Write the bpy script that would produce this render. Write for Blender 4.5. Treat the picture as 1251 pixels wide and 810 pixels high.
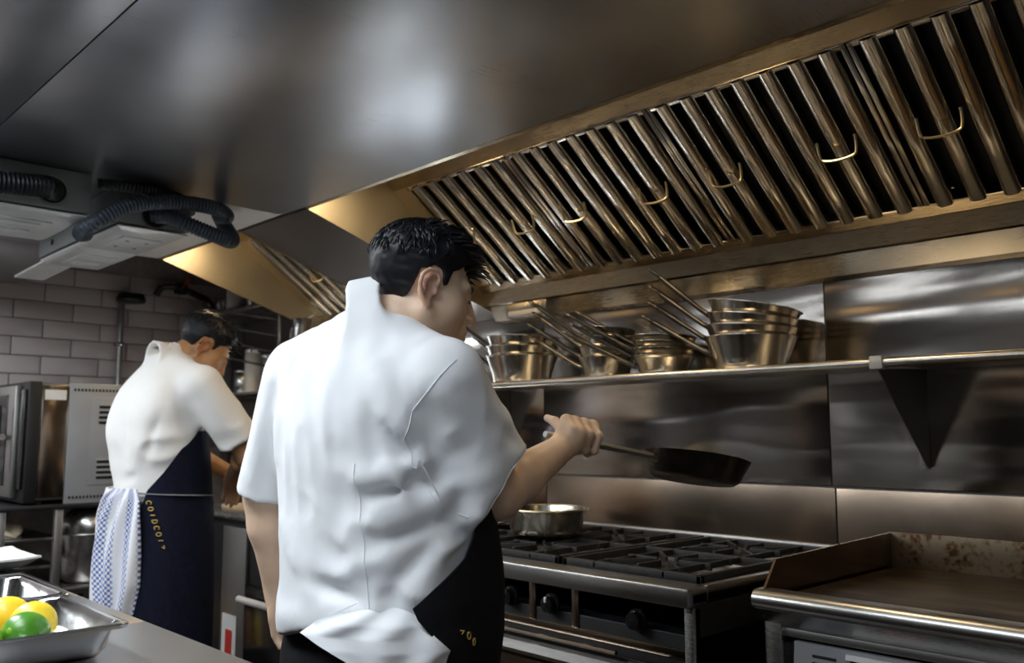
import bpy, bmesh, math, random
import numpy as np
from mathutils import Vector, Matrix, Euler
random.seed(7)
for _o in list(bpy.data.objects): bpy.data.objects.remove(_o, do_unlink=True)
SC = bpy.context.scene
COL = SC.collection
R = math.radians
# ---------------------------------------------------------------- camera
cam_d = bpy.data.cameras.new('camera'); cam = bpy.data.objects.new('camera', cam_d); COL.objects.link(cam)
cam_d.sensor_fit = 'HORIZONTAL'; cam_d.sensor_width = 36.0; cam_d.lens = 1070 / 1251 * 36.0
cam_d.clip_start = 0.03; cam_d.clip_end = 60
_th = math.atan((530 - 405) / 1070.0); _a = 0.766591
_fh = Vector((-math.cos(_a), math.sin(_a), 0)); _rt = Vector((math.sin(_a), math.cos(_a), 0))
_fw = _fh * math.cos(_th) + Vector((0, 0, math.sin(_th))); _up = -_fh * math.sin(_th) + Vector((0, 0, math.cos(_th)))
_m = Matrix((_rt, _up, -_fw)).transposed().to_4x4(); _m.translation = (0, 0, 1.25)
cam.matrix_world = _m
cam_d.dof.use_dof = True; cam_d.dof.focus_distance = 1.75; cam_d.dof.aperture_fstop = 4.5
SC.camera = cam
# ---------------------------------------------------------------- world and exposure
w = bpy.data.worlds.new('world'); SC.world = w; w.use_nodes = True
w.node_tree.nodes['Background'].inputs[0].default_value = (0.05, 0.055, 0.065, 1)
w.node_tree.nodes['Background'].inputs[1].default_value = 0.3
SC.view_settings.view_transform = 'Standard'
try: SC.view_settings.look = 'None'
except Exception: pass
SC.view_settings.exposure = 0.0; SC.view_settings.gamma = 1.0; SC.view_settings.use_curve_mapping = False
# lamp strengths (the lamps themselves are built further down)
CEIL_W = 26.0          # each added, unseen luminaire over the pass
STRIP_W = 8.0  # added strip lamp at the rear station
HOOD_W = 4.5           # each warm lamp in the hoods

# ---------------------------------------------------------------- materials
MATS = {}
def nodes(name):
    m = bpy.data.materials.new(name); m.use_nodes = True
    nt = m.node_tree; b = nt.nodes['Principled BSDF']
    return m, nt, b
def N(nt, t, **kw):
    n = nt.nodes.new(t)
    for k, v in kw.items():
        if k in n.inputs: n.inputs[k].default_value = v
        else: setattr(n, k, v)
    return n
def noise(nt, scale, detail=3, vec=None, stretch=None, rough=0.5, coord='Object'):
    tc = N(nt, 'ShaderNodeTexCoord'); mp = N(nt, 'ShaderNodeMapping')
    nt.links.new(tc.outputs[coord], mp.inputs[0])
    if stretch: mp.inputs['Scale'].default_value = stretch
    n = N(nt, 'ShaderNodeTexNoise'); n.inputs['Scale'].default_value = scale
    n.inputs['Detail'].default_value = detail; n.inputs['Roughness'].default_value = rough
    nt.links.new(mp.outputs[0], n.inputs['Vector'])
    return n
def ramp(nt, src, stops):
    r = N(nt, 'ShaderNodeValToRGB'); e = r.color_ramp.elements
    while len(e) < len(stops): e.new(0.5)
    for i, (p, c) in enumerate(stops):
        e[i].position = p; e[i].color = c if len(c) == 4 else (*c, 1)
    nt.links.new(src, r.inputs[0]); return r
def bump(nt, b, h, strength, dist, prev=None):
    bp = N(nt, 'ShaderNodeBump'); bp.inputs['Strength'].default_value = strength; bp.inputs['Distance'].default_value = dist
    nt.links.new(h, bp.inputs['Height'])
    if prev: nt.links.new(prev.outputs[0], bp.inputs['Normal'])
    nt.links.new(bp.outputs[0], b.inputs['Normal']); return bp
def plain(name, col, rough=0.5, metal=0.0, var=0.12, scale=14, bmp=0.0, stretch=None, sheen=0, coat=0, spec=None, rvar=0.1):
    m, nt, b = nodes(name)
    n = noise(nt, scale, 4, stretch=stretch)
    c0 = tuple(max(0, c * (1 - var)) for c in col); c1 = tuple(min(1, c * (1 + var)) for c in col)
    r = ramp(nt, n.outputs['Fac'], [(0.3, c0), (0.7, c1)])
    nt.links.new(r.outputs[0], b.inputs['Base Color'])
    b.inputs['Metallic'].default_value = metal
    mr = N(nt, 'ShaderNodeMapRange'); mr.inputs[3].default_value = max(0.02, rough - rvar * rough); mr.inputs[4].default_value = min(1, rough + rvar * rough)
    nt.links.new(n.outputs['Fac'], mr.inputs[0]); nt.links.new(mr.outputs[0], b.inputs['Roughness'])
    if bmp: bump(nt, b, n.outputs['Fac'], bmp, 0.004)
    if sheen: b.inputs['Sheen Weight'].default_value = sheen
    if coat: b.inputs['Coat Weight'].default_value = coat
    if spec is not None: b.inputs['Specular IOR Level'].default_value = spec
    MATS[name] = m; return m
def steel(name, col=(0.55, 0.54, 0.52), rough=0.28, brush=(1, 40, 40), wave=0.0, wave_scale=1.6, wave_stretch=(1, 1, 1), bstr=0.05, smudge=0.25, aniso=0.0, wdist=0.05):
    """brushed sheet steel: fine brush lines, smudges in the gloss and, where wanted, the slow waviness of thin sheet"""
    m, nt, b = nodes(name)
    b.inputs['Metallic'].default_value = 1.0
    n1 = noise(nt, 22, 3, stretch=brush); n2 = noise(nt, 2.6, 4)
    r = ramp(nt, n2.outputs['Fac'], [(0.3, tuple(c * 0.86 for c in col)), (0.7, tuple(min(1, c * 1.08) for c in col))])
    nt.links.new(r.outputs[0], b.inputs['Base Color'])
    mx = N(nt, 'ShaderNodeMath', operation='ADD'); 
    m1 = N(nt, 'ShaderNodeMapRange'); m1.inputs[3].default_value = rough * (1 - smudge); m1.inputs[4].default_value = rough * (1 + smudge)
    nt.links.new(n2.outputs['Fac'], m1.inputs[0])
    m2 = N(nt, 'ShaderNodeMapRange'); m2.inputs[3].default_value = -0.05; m2.inputs[4].default_value = 0.05
    nt.links.new(n1.outputs['Fac'], m2.inputs[0])
    nt.links.new(m1.outputs[0], mx.inputs[0]); nt.links.new(m2.outputs[0], mx.inputs[1]); nt.links.new(mx.outputs[0], b.inputs['Roughness'])
    bp = bump(nt, b, n1.outputs['Fac'], bstr, 0.002)
    if wave:
        n3 = noise(nt, wave_scale, 1.5, stretch=wave_stretch)
        bump(nt, b, n3.outputs['Fac'], wave, wdist, bp)
    if aniso: b.inputs['Anisotropic'].default_value = aniso
    MATS[name] = m; return m
def emit(name, col, strength):
    m, nt, b = nodes(name)
    b.inputs['Base Color'].default_value = (*col, 1); b.inputs['Emission Color'].default_value = (*col, 1); b.inputs['Emission Strength'].default_value = strength
    MATS[name] = m; return m

steel('steel', (0.56, 0.55, 0.53), 0.26, bstr=.02)
steel('steel_x', (0.58, 0.57, 0.55), 0.30, brush=(0.6, 60, 60))
steel('steel_dull', (0.40, 0.39, 0.38), 0.38)
steel('steel_ceiling', (0.50, 0.52, 0.56), 0.30, brush=(50, 0.5, 50), wave=0.12, wave_scale=1.1, wave_stretch=(1, 0.5, 1), bstr=0.03, smudge=.15)
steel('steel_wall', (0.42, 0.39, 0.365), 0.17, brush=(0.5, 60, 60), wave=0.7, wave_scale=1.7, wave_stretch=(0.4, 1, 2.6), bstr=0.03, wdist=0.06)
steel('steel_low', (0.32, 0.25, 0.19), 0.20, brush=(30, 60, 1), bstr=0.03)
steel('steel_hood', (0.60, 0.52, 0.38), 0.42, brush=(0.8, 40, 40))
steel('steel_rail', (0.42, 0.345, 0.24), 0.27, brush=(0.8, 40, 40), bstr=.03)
steel('steel_infill', (0.44, 0.42, 0.42), 0.30)
steel('steel_baffle', (0.60, 0.57, 0.52), 0.15, brush=(30, 2, 2), wave=0.15, wave_scale=5)
steel('steel_counter', (0.50, 0.50, 0.51), 0.34, brush=(0.7, 50, 50))
steel('steel_pan', (0.60, 0.56, 0.49), 0.20, brush=(4, 4, 60), wave=0.12, wave_scale=9)
steel('steel_tray', (0.66, 0.66, 0.66), 0.16, brush=(8, 8, 8), wave=0.2, wave_scale=5)
steel('brass', (0.80, 0.68, 0.42), 0.30)
plain('iron', (0.016, 0.016, 0.017), 0.55, 0.0, 0.4, 40, 0.3)
plain('iron_handle', (0.13, 0.12, 0.105), 0.30, 1.0, 0.3, 30, 0.1)
plain('pan_black', (0.055, 0.045, 0.036), 0.34, 0.85, 0.55, 18, 0.15)
plain('black', (0.006, 0.006, 0.007), 0.45, 0, 0.3, 20)
plain('black_gloss', (0.008, 0.008, 0.009), 0.12, 0, 0.3, 10)
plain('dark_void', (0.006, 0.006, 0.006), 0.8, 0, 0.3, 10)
plain('grout', (0.30, 0.27, 0.26), 0.85, 0, 0.15, 30, 0.2)
plain('plaster', (0.42, 0.39, 0.36), 0.85, 0, 0.08, 8, 0.1)
plain('dark_wood', (0.07, 0.045, 0.03), 0.5, 0, 0.4, 5, 0.1, stretch=(1, 12, 12))
plain('floor_stone', (0.06, 0.05, 0.046), 0.45, 0, 0.3, 6, 0.1)
plain('grey_enamel', (0.33, 0.34, 0.36), 0.38, 0.25, 0.06, 6)
plain('grey_plastic', (0.50, 0.53, 0.53), 0.28, 0, 0.05, 9)
plain('box_green', (0.24, 0.27, 0.26), 0.42, 0.15, 0.08, 8)
plain('hose', (0.06, 0.075, 0.10), 0.40, 0, 0.12, 30)
plain('hose_black', (0.010, 0.012, 0.016), 0.45, 0, 0.12, 30)
plain('white_plate', (0.80, 0.80, 0.80), 0.2, 0, 0.03, 6)
plain('lemon', (0.86, 0.62, 0.03), 0.38, 0, 0.08, 60, 0.25)
plain('lime', (0.07, 0.24, 0.02), 0.28, 0, 0.35, 16, 0.2)
plain('lime_light', (0.22, 0.42, 0.03), 0.3, 0, 0.25, 16, 0.2)
plain('white_paint', (0.75, 0.74, 0.72), 0.5, 0, 0.04, 6)
plain('bounce_white', (0.72, 0.74, 0.76), 0.25, 0, 0.04, 6)
plain('plate_chrome', (0.82, 0.84, 0.84), 0.22, 0.25, 0.06, 9)
plain('yellow', (0.85, 0.62, 0.02), 0.5, 0, 0.05, 6)
plain('red', (0.55, 0.03, 0.02), 0.4, 0, 0.1, 6)
plain('blue', (0.03, 0.07, 0.45), 0.4, 0, 0.1, 6)
plain('board', (0.50, 0.36, 0.22), 0.6, 0, 0.15, 8, stretch=(1, 8, 8))
plain('food', (0.62, 0.52, 0.38), 0.7, 0, 0.35, 30, 0.5)
plain('food_brown', (0.42, 0.22, 0.09), 0.7, 0, 0.4, 25, 0.5)
plain('clear_tub', (0.62, 0.62, 0.58), 0.2, 0, 0.15, 7)
# tiles: glazed, each a touch different
def tile_mat():
    m, nt, b = nodes('tile')
    oi = N(nt, 'ShaderNodeObjectInfo')
    r = ramp(nt, oi.outputs['Random'], [(0.0, (0.54, 0.475, 0.46)), (1.0, (0.66, 0.59, 0.575))])
    nt.links.new(r.outputs[0], b.inputs['Base Color']); b.inputs['Roughness'].default_value = 0.22
    n = noise(nt, 9, 2); bump(nt, b, n.outputs['Fac'], 0.15, 0.01)
    MATS['tile'] = m
tile_mat()
def griddle_mat():
    m, nt, b = nodes('griddle_plate')
    n = noise(nt, 7, 6, stretch=(1, 2.5, 2.5)); n2 = noise(nt, 45, 3)
    r = ramp(nt, n.outputs['Fac'], [(0.35, (0.022, 0.014, 0.008)), (0.55, (0.095, 0.058, 0.025)), (0.75, (0.22, 0.15, 0.07))])
    nt.links.new(r.outputs[0], b.inputs['Base Color']); b.inputs['Metallic'].default_value = 0.75
    b.inputs['Roughness'].default_value = 0.36; bump(nt, b, n2.outputs['Fac'], 0.1, 0.002)
    MATS['griddle_plate'] = m
    m, nt, b = nodes('griddle_guard')       # steel with baked-on rust-coloured grease in a band of its own
    n = noise(nt, 12, 6); n2 = noise(nt, 70, 4)
    a = N(nt, 'ShaderNodeMath', operation='MULTIPLY'); nt.links.new(n.outputs['Fac'], a.inputs[0]); nt.links.new(n2.outputs['Fac'], a.inputs[1])
    r = ramp(nt, a.outputs[0], [(0.24, (0.16, 0.125, 0.085)), (0.32, (0.11, 0.07, 0.035)), (0.38, (0.06, 0.022, 0.009))])
    nt.links.new(r.outputs[0], b.inputs['Base Color']); b.inputs['Metallic'].default_value = 0.8; b.inputs['Roughness'].default_value = 0.4
    MATS['griddle_guard'] = m
griddle_mat()

# ---------------------------------------------------------------- mesh helpers
BASE = {}
class MB:
    def __init__(s): s.v = []; s.f = []
    def add(s, vs, fs):
        k = len(s.v); s.v += [tuple(map(float, p)) for p in vs]; s.f += [tuple(i + k for i in f) for f in fs]; return s
    def box(s, x0, x1, y0, y1, z0, z1, c=0.0):
        if x0 > x1: x0, x1 = x1, x0
        if y0 > y1: y0, y1 = y1, y0
        if z0 > z1: z0, z1 = z1, z0
        c = min(c, 0.45 * min(x1 - x0, y1 - y0, z1 - z0))
        if c <= 0:
            vs = [(x, y, z) for z in (z0, z1) for y in (y0, y1) for x in (x0, x1)]
            return s.add(vs, [(0, 2, 3, 1), (4, 5, 7, 6), (0, 1, 5, 4), (2, 6, 7, 3), (0, 4, 6, 2), (1, 3, 7, 5)])
        bm = bmesh.new(); bmesh.ops.create_cube(bm, size=1)
        for q in bm.verts: q.co = Vector(((x0 + x1) / 2 + q.co.x * (x1 - x0), (y0 + y1) / 2 + q.co.y * (y1 - y0), (z0 + z1) / 2 + q.co.z * (z1 - z0)))
        bmesh.ops.bevel(bm, geom=list(bm.edges), offset=c, segments=2, affect='EDGES', profile=0.5)
        return s.frombm(bm)
    def frombm(s, bm):
        bm.verts.index_update(); s.add([v.co for v in bm.verts], [[v.index for v in f.verts] for f in bm.faces]); bm.free(); return s
    def tube(s, path, r, n=10, cap=True, flat=1.0, upv=(0, 0, 1), closed=False):
        P = [Vector(p) for p in path]; L = len(P); rr = r if hasattr(r, '__len__') else [r] * L
        vs = []; up = Vector(upv)
        for i, p in enumerate(P):
            t = (P[(i + 1) % L] - P[i - 1]) if closed else (P[min(i + 1, L - 1)] - P[max(i - 1, 0)])
            t.normalize()
            if i == 0:
                a = t.cross(up)
                if a.length < 1e-3: a = t.cross(Vector((1, 0.3, 0)))
            else: a = a - t * a.dot(t)
            a.normalize(); b = t.cross(a)
            for k in range(n):
                q = 2 * math.pi * k / n
                vs.append(p + a * (rr[i] * math.cos(q)) + b * (rr[i] * flat * math.sin(q)))
        fs = []
        for i in range(L if closed else L - 1):
            for k in range(n):
                j = (i + 1) % L
                fs.append((i * n + k, i * n + (k + 1) % n, j * n + (k + 1) % n, j * n + k))
        if cap and not closed:
            fs.append(tuple(range(n - 1, -1, -1))); fs.append(tuple(range((L - 1) * n, L * n)))
        return s.add(vs, fs)
    def lathe(s, prof, c=(0, 0, 0), n=32, axis='z', close=True):
        vs = []; fs = []; m = len(prof)
        for k in range(n):
            q = 2 * math.pi * k / n
            for r, z in prof:
                p = (r * math.cos(q), r * math.sin(q), z)
                if axis == 'x': p = (p[2], p[0], p[1])
                if axis == 'y': p = (p[1], p[2], p[0])
                vs.append((p[0] + c[0], p[1] + c[1], p[2] + c[2]))
        for k in range(n):
            for i in range(m - 1 if not close else m):
                j = (i + 1) % m; k2 = (k + 1) % n
                fs.append((k * m + i, k2 * m + i, k2 * m + j, k * m + j))
        return s.add(vs, fs)
    def prism(s, poly, axis, a, b):
        """poly in the two other axes, extruded from a to b along axis"""
        def P(u, v, t): return {'x': (t, u, v), 'y': (u, t, v), 'z': (u, v, t)}[axis]
        n = len(poly); vs = [P(u, v, a) for u, v in poly] + [P(u, v, b) for u, v in poly]
        fs = [tuple(range(n)), tuple(range(2 * n - 1, n - 1, -1))] + [(i, (i + 1) % n, n + (i + 1) % n, n + i) for i in range(n)]
        return s.add(vs, fs)
    def loft(s, rings, cap=True):
        n = len(rings[0]); vs = [p for r in rings for p in r]; fs = []
        for i in range(len(rings) - 1):
            for k in range(n): fs.append((i * n + k, i * n + (k + 1) % n, (i + 1) * n + (k + 1) % n, (i + 1) * n + k))
        if cap: fs.append(tuple(range(n - 1, -1, -1))); fs.append(tuple(range((len(rings) - 1) * n, len(rings) * n)))
        return s.add(vs, fs)
    def xf(s, M, k0=0):
        s.v[k0:] = [tuple(M @ Vector(p)) for p in s.v[k0:]]; return s
    def mesh(s, name, mat, off=(0, 0, 0), sharp=38):
        me = bpy.data.meshes.new(name)
        me.from_pydata([(x - off[0], y - off[1], z - off[2]) for x, y, z in s.v], [], s.f)
        bm = bmesh.new(); bm.from_mesh(me); bmesh.ops.recalc_face_normals(bm, faces=bm.faces); bm.to_mesh(me); bm.free()
        me.polygons.foreach_set('use_smooth', [True] * len(me.polygons))
        me.set_sharp_from_angle(angle=R(sharp)); me.materials.append(MATS[mat] if isinstance(mat, str) else mat); me.update()
        return me
    def build(s, name, mat, parent=None, sharp=38, label=None):
        if parent is not None: off = BASE.get(parent.name, (0, 0, 0))
        else:
            xs, ys, zs = zip(*s.v); off = ((min(xs) + max(xs)) / 2, (min(ys) + max(ys)) / 2, min(zs))
        me = s.mesh(name, mat, off, sharp)
        o = bpy.data.objects.new(name, me); COL.objects.link(o)
        if parent is not None: o.parent = parent; BASE[o.name] = off
        else: o.location = off; BASE[o.name] = off
        if label: o['label'] = label
        return o
def link_mesh(name, me, parent=None, loc=(0, 0, 0), rot=(0, 0, 0)):
    o = bpy.data.objects.new(name, me); COL.objects.link(o); o.location = loc; o.rotation_euler = rot
    if parent is not None: o.parent = parent; BASE[o.name] = BASE.get(parent.name, (0, 0, 0))
    return o
def tag(o, label, cat, group=None):
    o['label'] = label; o['category'] = cat
    if group: o['group'] = group
    return o
def thing(name, label, cat, loc=(0, 0, 0), group=None):
    o = bpy.data.objects.new(name, None); COL.objects.link(o); o.location = loc; o.empty_display_size = 0.1
    BASE[o.name] = tuple(loc); return tag(o, label, cat, group)
def struct(o):
    o['kind'] = 'structure'; return o
def copy_tree(o, parent=None):
    c = o.copy(); COL.objects.link(c)
    if parent is not None: c.parent = parent
    for ch in [q for q in o.children]: copy_tree(ch, c)
    return c
def bez(p0, p1, p2, p3, n=12):
    p0, p1, p2, p3 = map(Vector, (p0, p1, p2, p3)); o = []
    for i in range(n + 1):
        t = i / n; o.append(p0 * (1 - t) ** 3 + p1 * 3 * t * (1 - t) ** 2 + p2 * 3 * t * t * (1 - t) + p3 * t ** 3)
    return o
def spline(pts, n=8):
    """Catmull-Rom through the points"""
    P = [Vector(p) for p in pts]; P = [2 * P[0] - P[1]] + P + [2 * P[-1] - P[-2]]; o = []
    for i in range(1, len(P) - 2):
        for k in range(n):
            t = k / n; a, b, c, d = P[i - 1:i + 3]
            o.append(0.5 * ((2 * b) + (c - a) * t + (2 * a - 5 * b + 4 * c - d) * t * t + (3 * b - a - 3 * c + d) * t ** 3))
    o.append(P[-2]); return o
# ================================================================ THE SETTING
XW, XE, YN, YS, ZC = -5.2, 2.2, 2.55, -3.6, 2.05       # far tiled wall, right wall, cookline wall, wall behind the camera, steel ceiling
YF = 1.58                                               # front edge of the hoods
o = struct(MB().box(XW, XE, YS, YN + .1, -.1, 0).build('floor', 'floor_stone'))
wb = struct(MB().box(XW - .1, XE + .1, YN + .012, YN + .12, 0, 2.8).build('wall_back', 'grout'))
# steel cladding of the cookline wall, sheet by sheet
def sheet(x0, x1, z0, z1, mat, th=.010):
    g = .0022
    return MB().box(x0 + g, x1 - g, YN, YN + th, z0 + g, z1 - g, .0012).build('steel_panel', mat, wb)
for a, b in ((-3.66, -2.46), (-2.46, -1.258), (-1.258, -.06), (-.06, 1.14), (1.14, 2.2)):
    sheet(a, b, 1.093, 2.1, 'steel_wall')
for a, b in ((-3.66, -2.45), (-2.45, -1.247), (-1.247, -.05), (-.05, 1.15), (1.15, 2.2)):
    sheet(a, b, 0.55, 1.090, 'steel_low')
sheet(XW, -4.12, 0.55, 2.6, 'steel_dull')
MB().box(-4.118, -2.96, YN - .012, YN + .011, .928, 1.70, .002).build('bounce_panel', 'bounce_white', wb)  # added white reflector, hidden from view, that brightens the steel ceiling
sheet(-4.12, -3.66, 1.70, 2.6, 'steel_dull'); sheet(-4.12, -3.66, .55, .926, 'steel_dull')
wl = struct(MB().box(XW - .12, XW - .012, YS, YN + .1, 0, 2.8).build('wall_left', 'grout'))
# glazed wall tiles in running bond
tm = MB().box(0, .010, -.147, .147, -.0475, .0475, .004).mesh('tile', 'tile')
for r in range(12):
    z = 1.02 + r * .1
    for c in range(9):
        y = .10 + c * .3 + (.15 if r % 2 else 0)
        if y > YN - .14: continue
        link_mesh('tile', tm, wl, (XW - .012 - BASE[wl.name][0], y - BASE[wl.name][1], z - BASE[wl.name][2]))
struct(MB().box(XE, XE + .1, YS, YN + .1, 0, 2.8).build('wall_right', 'plaster'))
struct(MB().box(XW, XE, YS - .1, YS, 0, 2.8).build('wall_front', 'dark_wood'))
ce = struct(MB().box(XW, XE, YS, YN, 2.8, 2.86).build('ceiling', 'plaster'))
def cpanel(x0, x1, y0, y1):
    g = .0015
    return MB().box(x0 + g, x1 - g, y0 + g, y1 - g, ZC, ZC + .02, .0015).build('steel_panel', 'steel_ceiling', ce)
YB = .34
for a, b in ((-2.86, -.35), (-.35, XE)): cpanel(a, b, .57, YF)
for a, b in ((-2.86, -.35), (-.35, XE)): cpanel(a, b, YB, .57)
for a, b in ((XW, -4.03), (-4.03, -2.86)): cpanel(a, b, YB, .57); cpanel(a, b, .57, 1.315)
struct(MB().box(XW, XE, YB - .02, YB, ZC, 2.8).build('trim_1', 'steel_dull'))

# ================================================================ EXHAUST HOODS
T36 = math.tan(R(36)); FB = (2.42, 1.857); FT = (1.97, 2.184)     # lower and upper edge of the filter plane (y, z)
def hood(x0, x1, label, far_plate_only=False):
    h = thing('exhaust_hood', label, 'hood', ((x0 + x1) / 2, 2.1, 1.75), 'exhaust hoods over the cookline')
    plate = [(YF + .02, ZC - .004), (YN - .004, 1.742), (YN - .004, 2.5), (YF + .02, 2.5)]
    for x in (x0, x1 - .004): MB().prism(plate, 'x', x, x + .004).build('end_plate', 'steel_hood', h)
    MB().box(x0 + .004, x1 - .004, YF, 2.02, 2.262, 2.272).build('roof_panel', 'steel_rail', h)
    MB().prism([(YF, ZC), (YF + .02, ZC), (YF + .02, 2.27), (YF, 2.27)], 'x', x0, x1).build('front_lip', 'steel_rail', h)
    # upper rail in the plane of the filters, lower rail with the grease trough, flashing against the wall
    d = Vector((FB[0] - FT[0], FB[1] - FT[1])).normalized(); nn = Vector((-d.y, d.x))
    def slab(p, q, th): a = Vector(p); b = Vector(q); return [tuple(a), tuple(b), tuple(b + nn * th), tuple(a + nn * th)]
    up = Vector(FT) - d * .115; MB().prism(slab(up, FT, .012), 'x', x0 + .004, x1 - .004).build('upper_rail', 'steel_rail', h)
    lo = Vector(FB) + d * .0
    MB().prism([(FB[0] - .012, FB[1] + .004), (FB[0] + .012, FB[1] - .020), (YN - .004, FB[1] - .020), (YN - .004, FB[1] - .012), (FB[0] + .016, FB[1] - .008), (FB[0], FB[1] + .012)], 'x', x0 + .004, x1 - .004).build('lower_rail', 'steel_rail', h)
    MB().prism([(2.435, FB[1] - .021), (2.450, 1.782), (YN - .004, 1.782), (YN - .004, FB[1] - .021)], 'x', x0 + .004, x1 - .004).build('grease_trough', 'steel_rail', h)
    MB().prism([(2.475, 1.779), (2.512, 1.722), (YN - .004, 1.714), (YN - .004, 1.779)], 'x', x0 + .004, x1 - .004).build('flashing', 'steel', h)
    # dark cavity behind the filters
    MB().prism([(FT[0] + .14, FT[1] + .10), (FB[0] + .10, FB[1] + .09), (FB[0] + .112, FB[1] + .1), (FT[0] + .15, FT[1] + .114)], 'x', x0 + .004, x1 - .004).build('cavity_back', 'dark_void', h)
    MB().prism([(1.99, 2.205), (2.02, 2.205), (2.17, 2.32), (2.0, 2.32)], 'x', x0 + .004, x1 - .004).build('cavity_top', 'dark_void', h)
    return h
hA = hood(-2.712, 1.3, 'long steel exhaust hood above the pan shelf and the range')
hB = hood(-3.985, -3.214, 'short far exhaust hood with a gold-lit end plate above the rear cook')
# sloping sheet that closes the gap between the two hoods
MB().prism([(YF + .02, ZC), (YN - .004, 1.742), (YN - .004, 1.752), (YF + .02, ZC + .01)], 'x', -3.213, -2.713).build('infill_panel', 'steel_infill', hB)
MB().box(-3.99, -2.865, 1.318, YF - .002, ZC + .002, ZC + .02, .002).build('front_soffit', 'white_paint', hB)
# seams in the rails
# ---------------------------------------------------------------- baffle filters
def baffle_profile(wd, dp, th, n=9):
    """rounded channel: open towards the cavity"""
    o_ = []; i_ = []
    for k in range(n + 1):
        q = math.pi * k / n
        cx, sy = math.cos(q), math.sin(q)
        ex = math.copysign(abs(cx) ** .8, cx); ey = sy ** .75
        o_.append((wd / 2 * ex, -dp * ey)); i_.append(((wd / 2 - th) * ex, -(dp - th) * ey))
    return o_ + i_[::-1]
FL = math.hypot(FB[0] - FT[0], FB[1] - FT[1])
def make_filter(x0, x1, label, hands, grp):
    """local frame: u along x, v down the slope, n towards the cook; origin at the upper left corner"""
    f = thing('baffle_filter', label, 'filter', (0, 0, 0), grp)
    Mx = Matrix(((1, 0, 0), (0, (FB[0] - FT[0]) / FL, T36 and -(FT[1] - FB[1]) / FL * -1 * -1 * -1), (0, 0, 0)))
    vy, vz = (FB[0] - FT[0]) / FL, (FB[1] - FT[1]) / FL
    ny, nz = vz, -vy                                  # outwards: down and to the front
    if nz > 0: ny, nz = -ny, -nz
    def W3(u, v, n): return (u, FT[0] + vy * v + ny * n, FT[1] + vz * v + nz * n)
    BASE[f.name] = (x0, FT[0], FT[1]); f.location = BASE[f.name]
    wd = x1 - x0
    def ub(u0, u1, v0, v1, n0, n1):
        m = MB().box(u0, u1, v0, v1, n0, n1, .0015); m.v = [W3(*p) for p in m.v]; return m
    for a, b, c_, d_ in ((x0 + .002, x0 + .016, 0, FL), (x1 - .016, x1 - .002, 0, FL), (x0 + .002, x1 - .002, 0, .016), (x0 + .002, x1 - .002, FL - .016, FL)):
        ub(a, b, c_, d_, -.045, .004).build('frame_bar', 'steel_baffle', f)
    cnt = max(2, round((wd - .02) / .082)); pt = (wd - .024) / cnt
    pr = baffle_profile(pt * .60, .026, .0016)
    for k in range(cnt):
        uc = x0 + .012 + pt * (k + .5); n = len(pr); vs = []
        for v in (.004, FL - .006): vs += [W3(uc + a, v, -b - .012) for a, b in pr]
        fs = [(i, (i + 1) % n, n + (i + 1) % n, n + i) for i in range(n)] + [tuple(range(n)), tuple(range(2 * n - 1, n - 1, -1))]
        MB().add(vs, fs).build('baffle', 'steel_baffle', f, 50)
    for k in range(cnt + 1):                          # rear row, facing the other way, behind the gaps; dark colour stands in for shade there
        uc = x0 + .012 + pt * k; uc = min(max(uc, x0 + .03), x1 - .03)
        ub(uc - pt * .24, uc + pt * .24, .004, FL - .006, -.036, -.034).build('rear_baffle', 'iron', f)
    for hx in hands:
        # wire bail handle hanging from two eyes
        hw = .052; v0 = FL * .455; path = [W3(hx - hw, v0, .014)] + [W3(hx - hw, v0 + .012, .02), W3(hx - hw * .97, v0 + .030, .034), W3(hx - hw * .80, v0 + .042, .043), W3(hx, v0 + .046, .047), W3(hx + hw * .80, v0 + .042, .043), W3(hx + hw * .97, v0 + .030, .034), W3(hx + hw, v0 + .012, .02), W3(hx + hw, v0, .014)]
        MB().tube(spline(path, 4), .0036, 8).build('handle', 'brass', f)
    return f
G = 'baffle filters in the hoods'
make_filter(-2.632, -2.085, 'baffle filter in the long hood directly behind the front cook\'s hair', (-2.52, -2.20), G)
make_filter(-2.085, -1.49, 'second baffle filter of the long hood, above the small saucepans', (-1.955, -1.62), G)
make_filter(-1.49, -.893, 'third baffle filter of the long hood, above the big saucepan stack', (-1.36, -1.02), G)
make_filter(-.893, -.298, 'rightmost visible baffle filter of the long hood, beyond the shelf bracket', (-.76, -.43), G)
make_filter(-.298, .30, 'baffle filter of the long hood past the right edge', (-.17, .17), G)
make_filter(-3.905, -3.32, 'baffle filter in the short far hood beside its gold end plate', (-3.60,), G)
# filler strips of the filter plane beside the banks
def strip(h, x0, x1):
    MB().prism([FT, FB, (FB[0] - .005, FB[1] + .01), (FT[0] + .006, FT[1] + .012)], 'x', x0, x1).build('filler_strip', 'steel_hood', h)
strip(hA, -2.708, -2.632); strip(hA, .302, 1.296); strip(hB, -3.981, -3.907); strip(hB, -3.318, -3.218)
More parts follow.
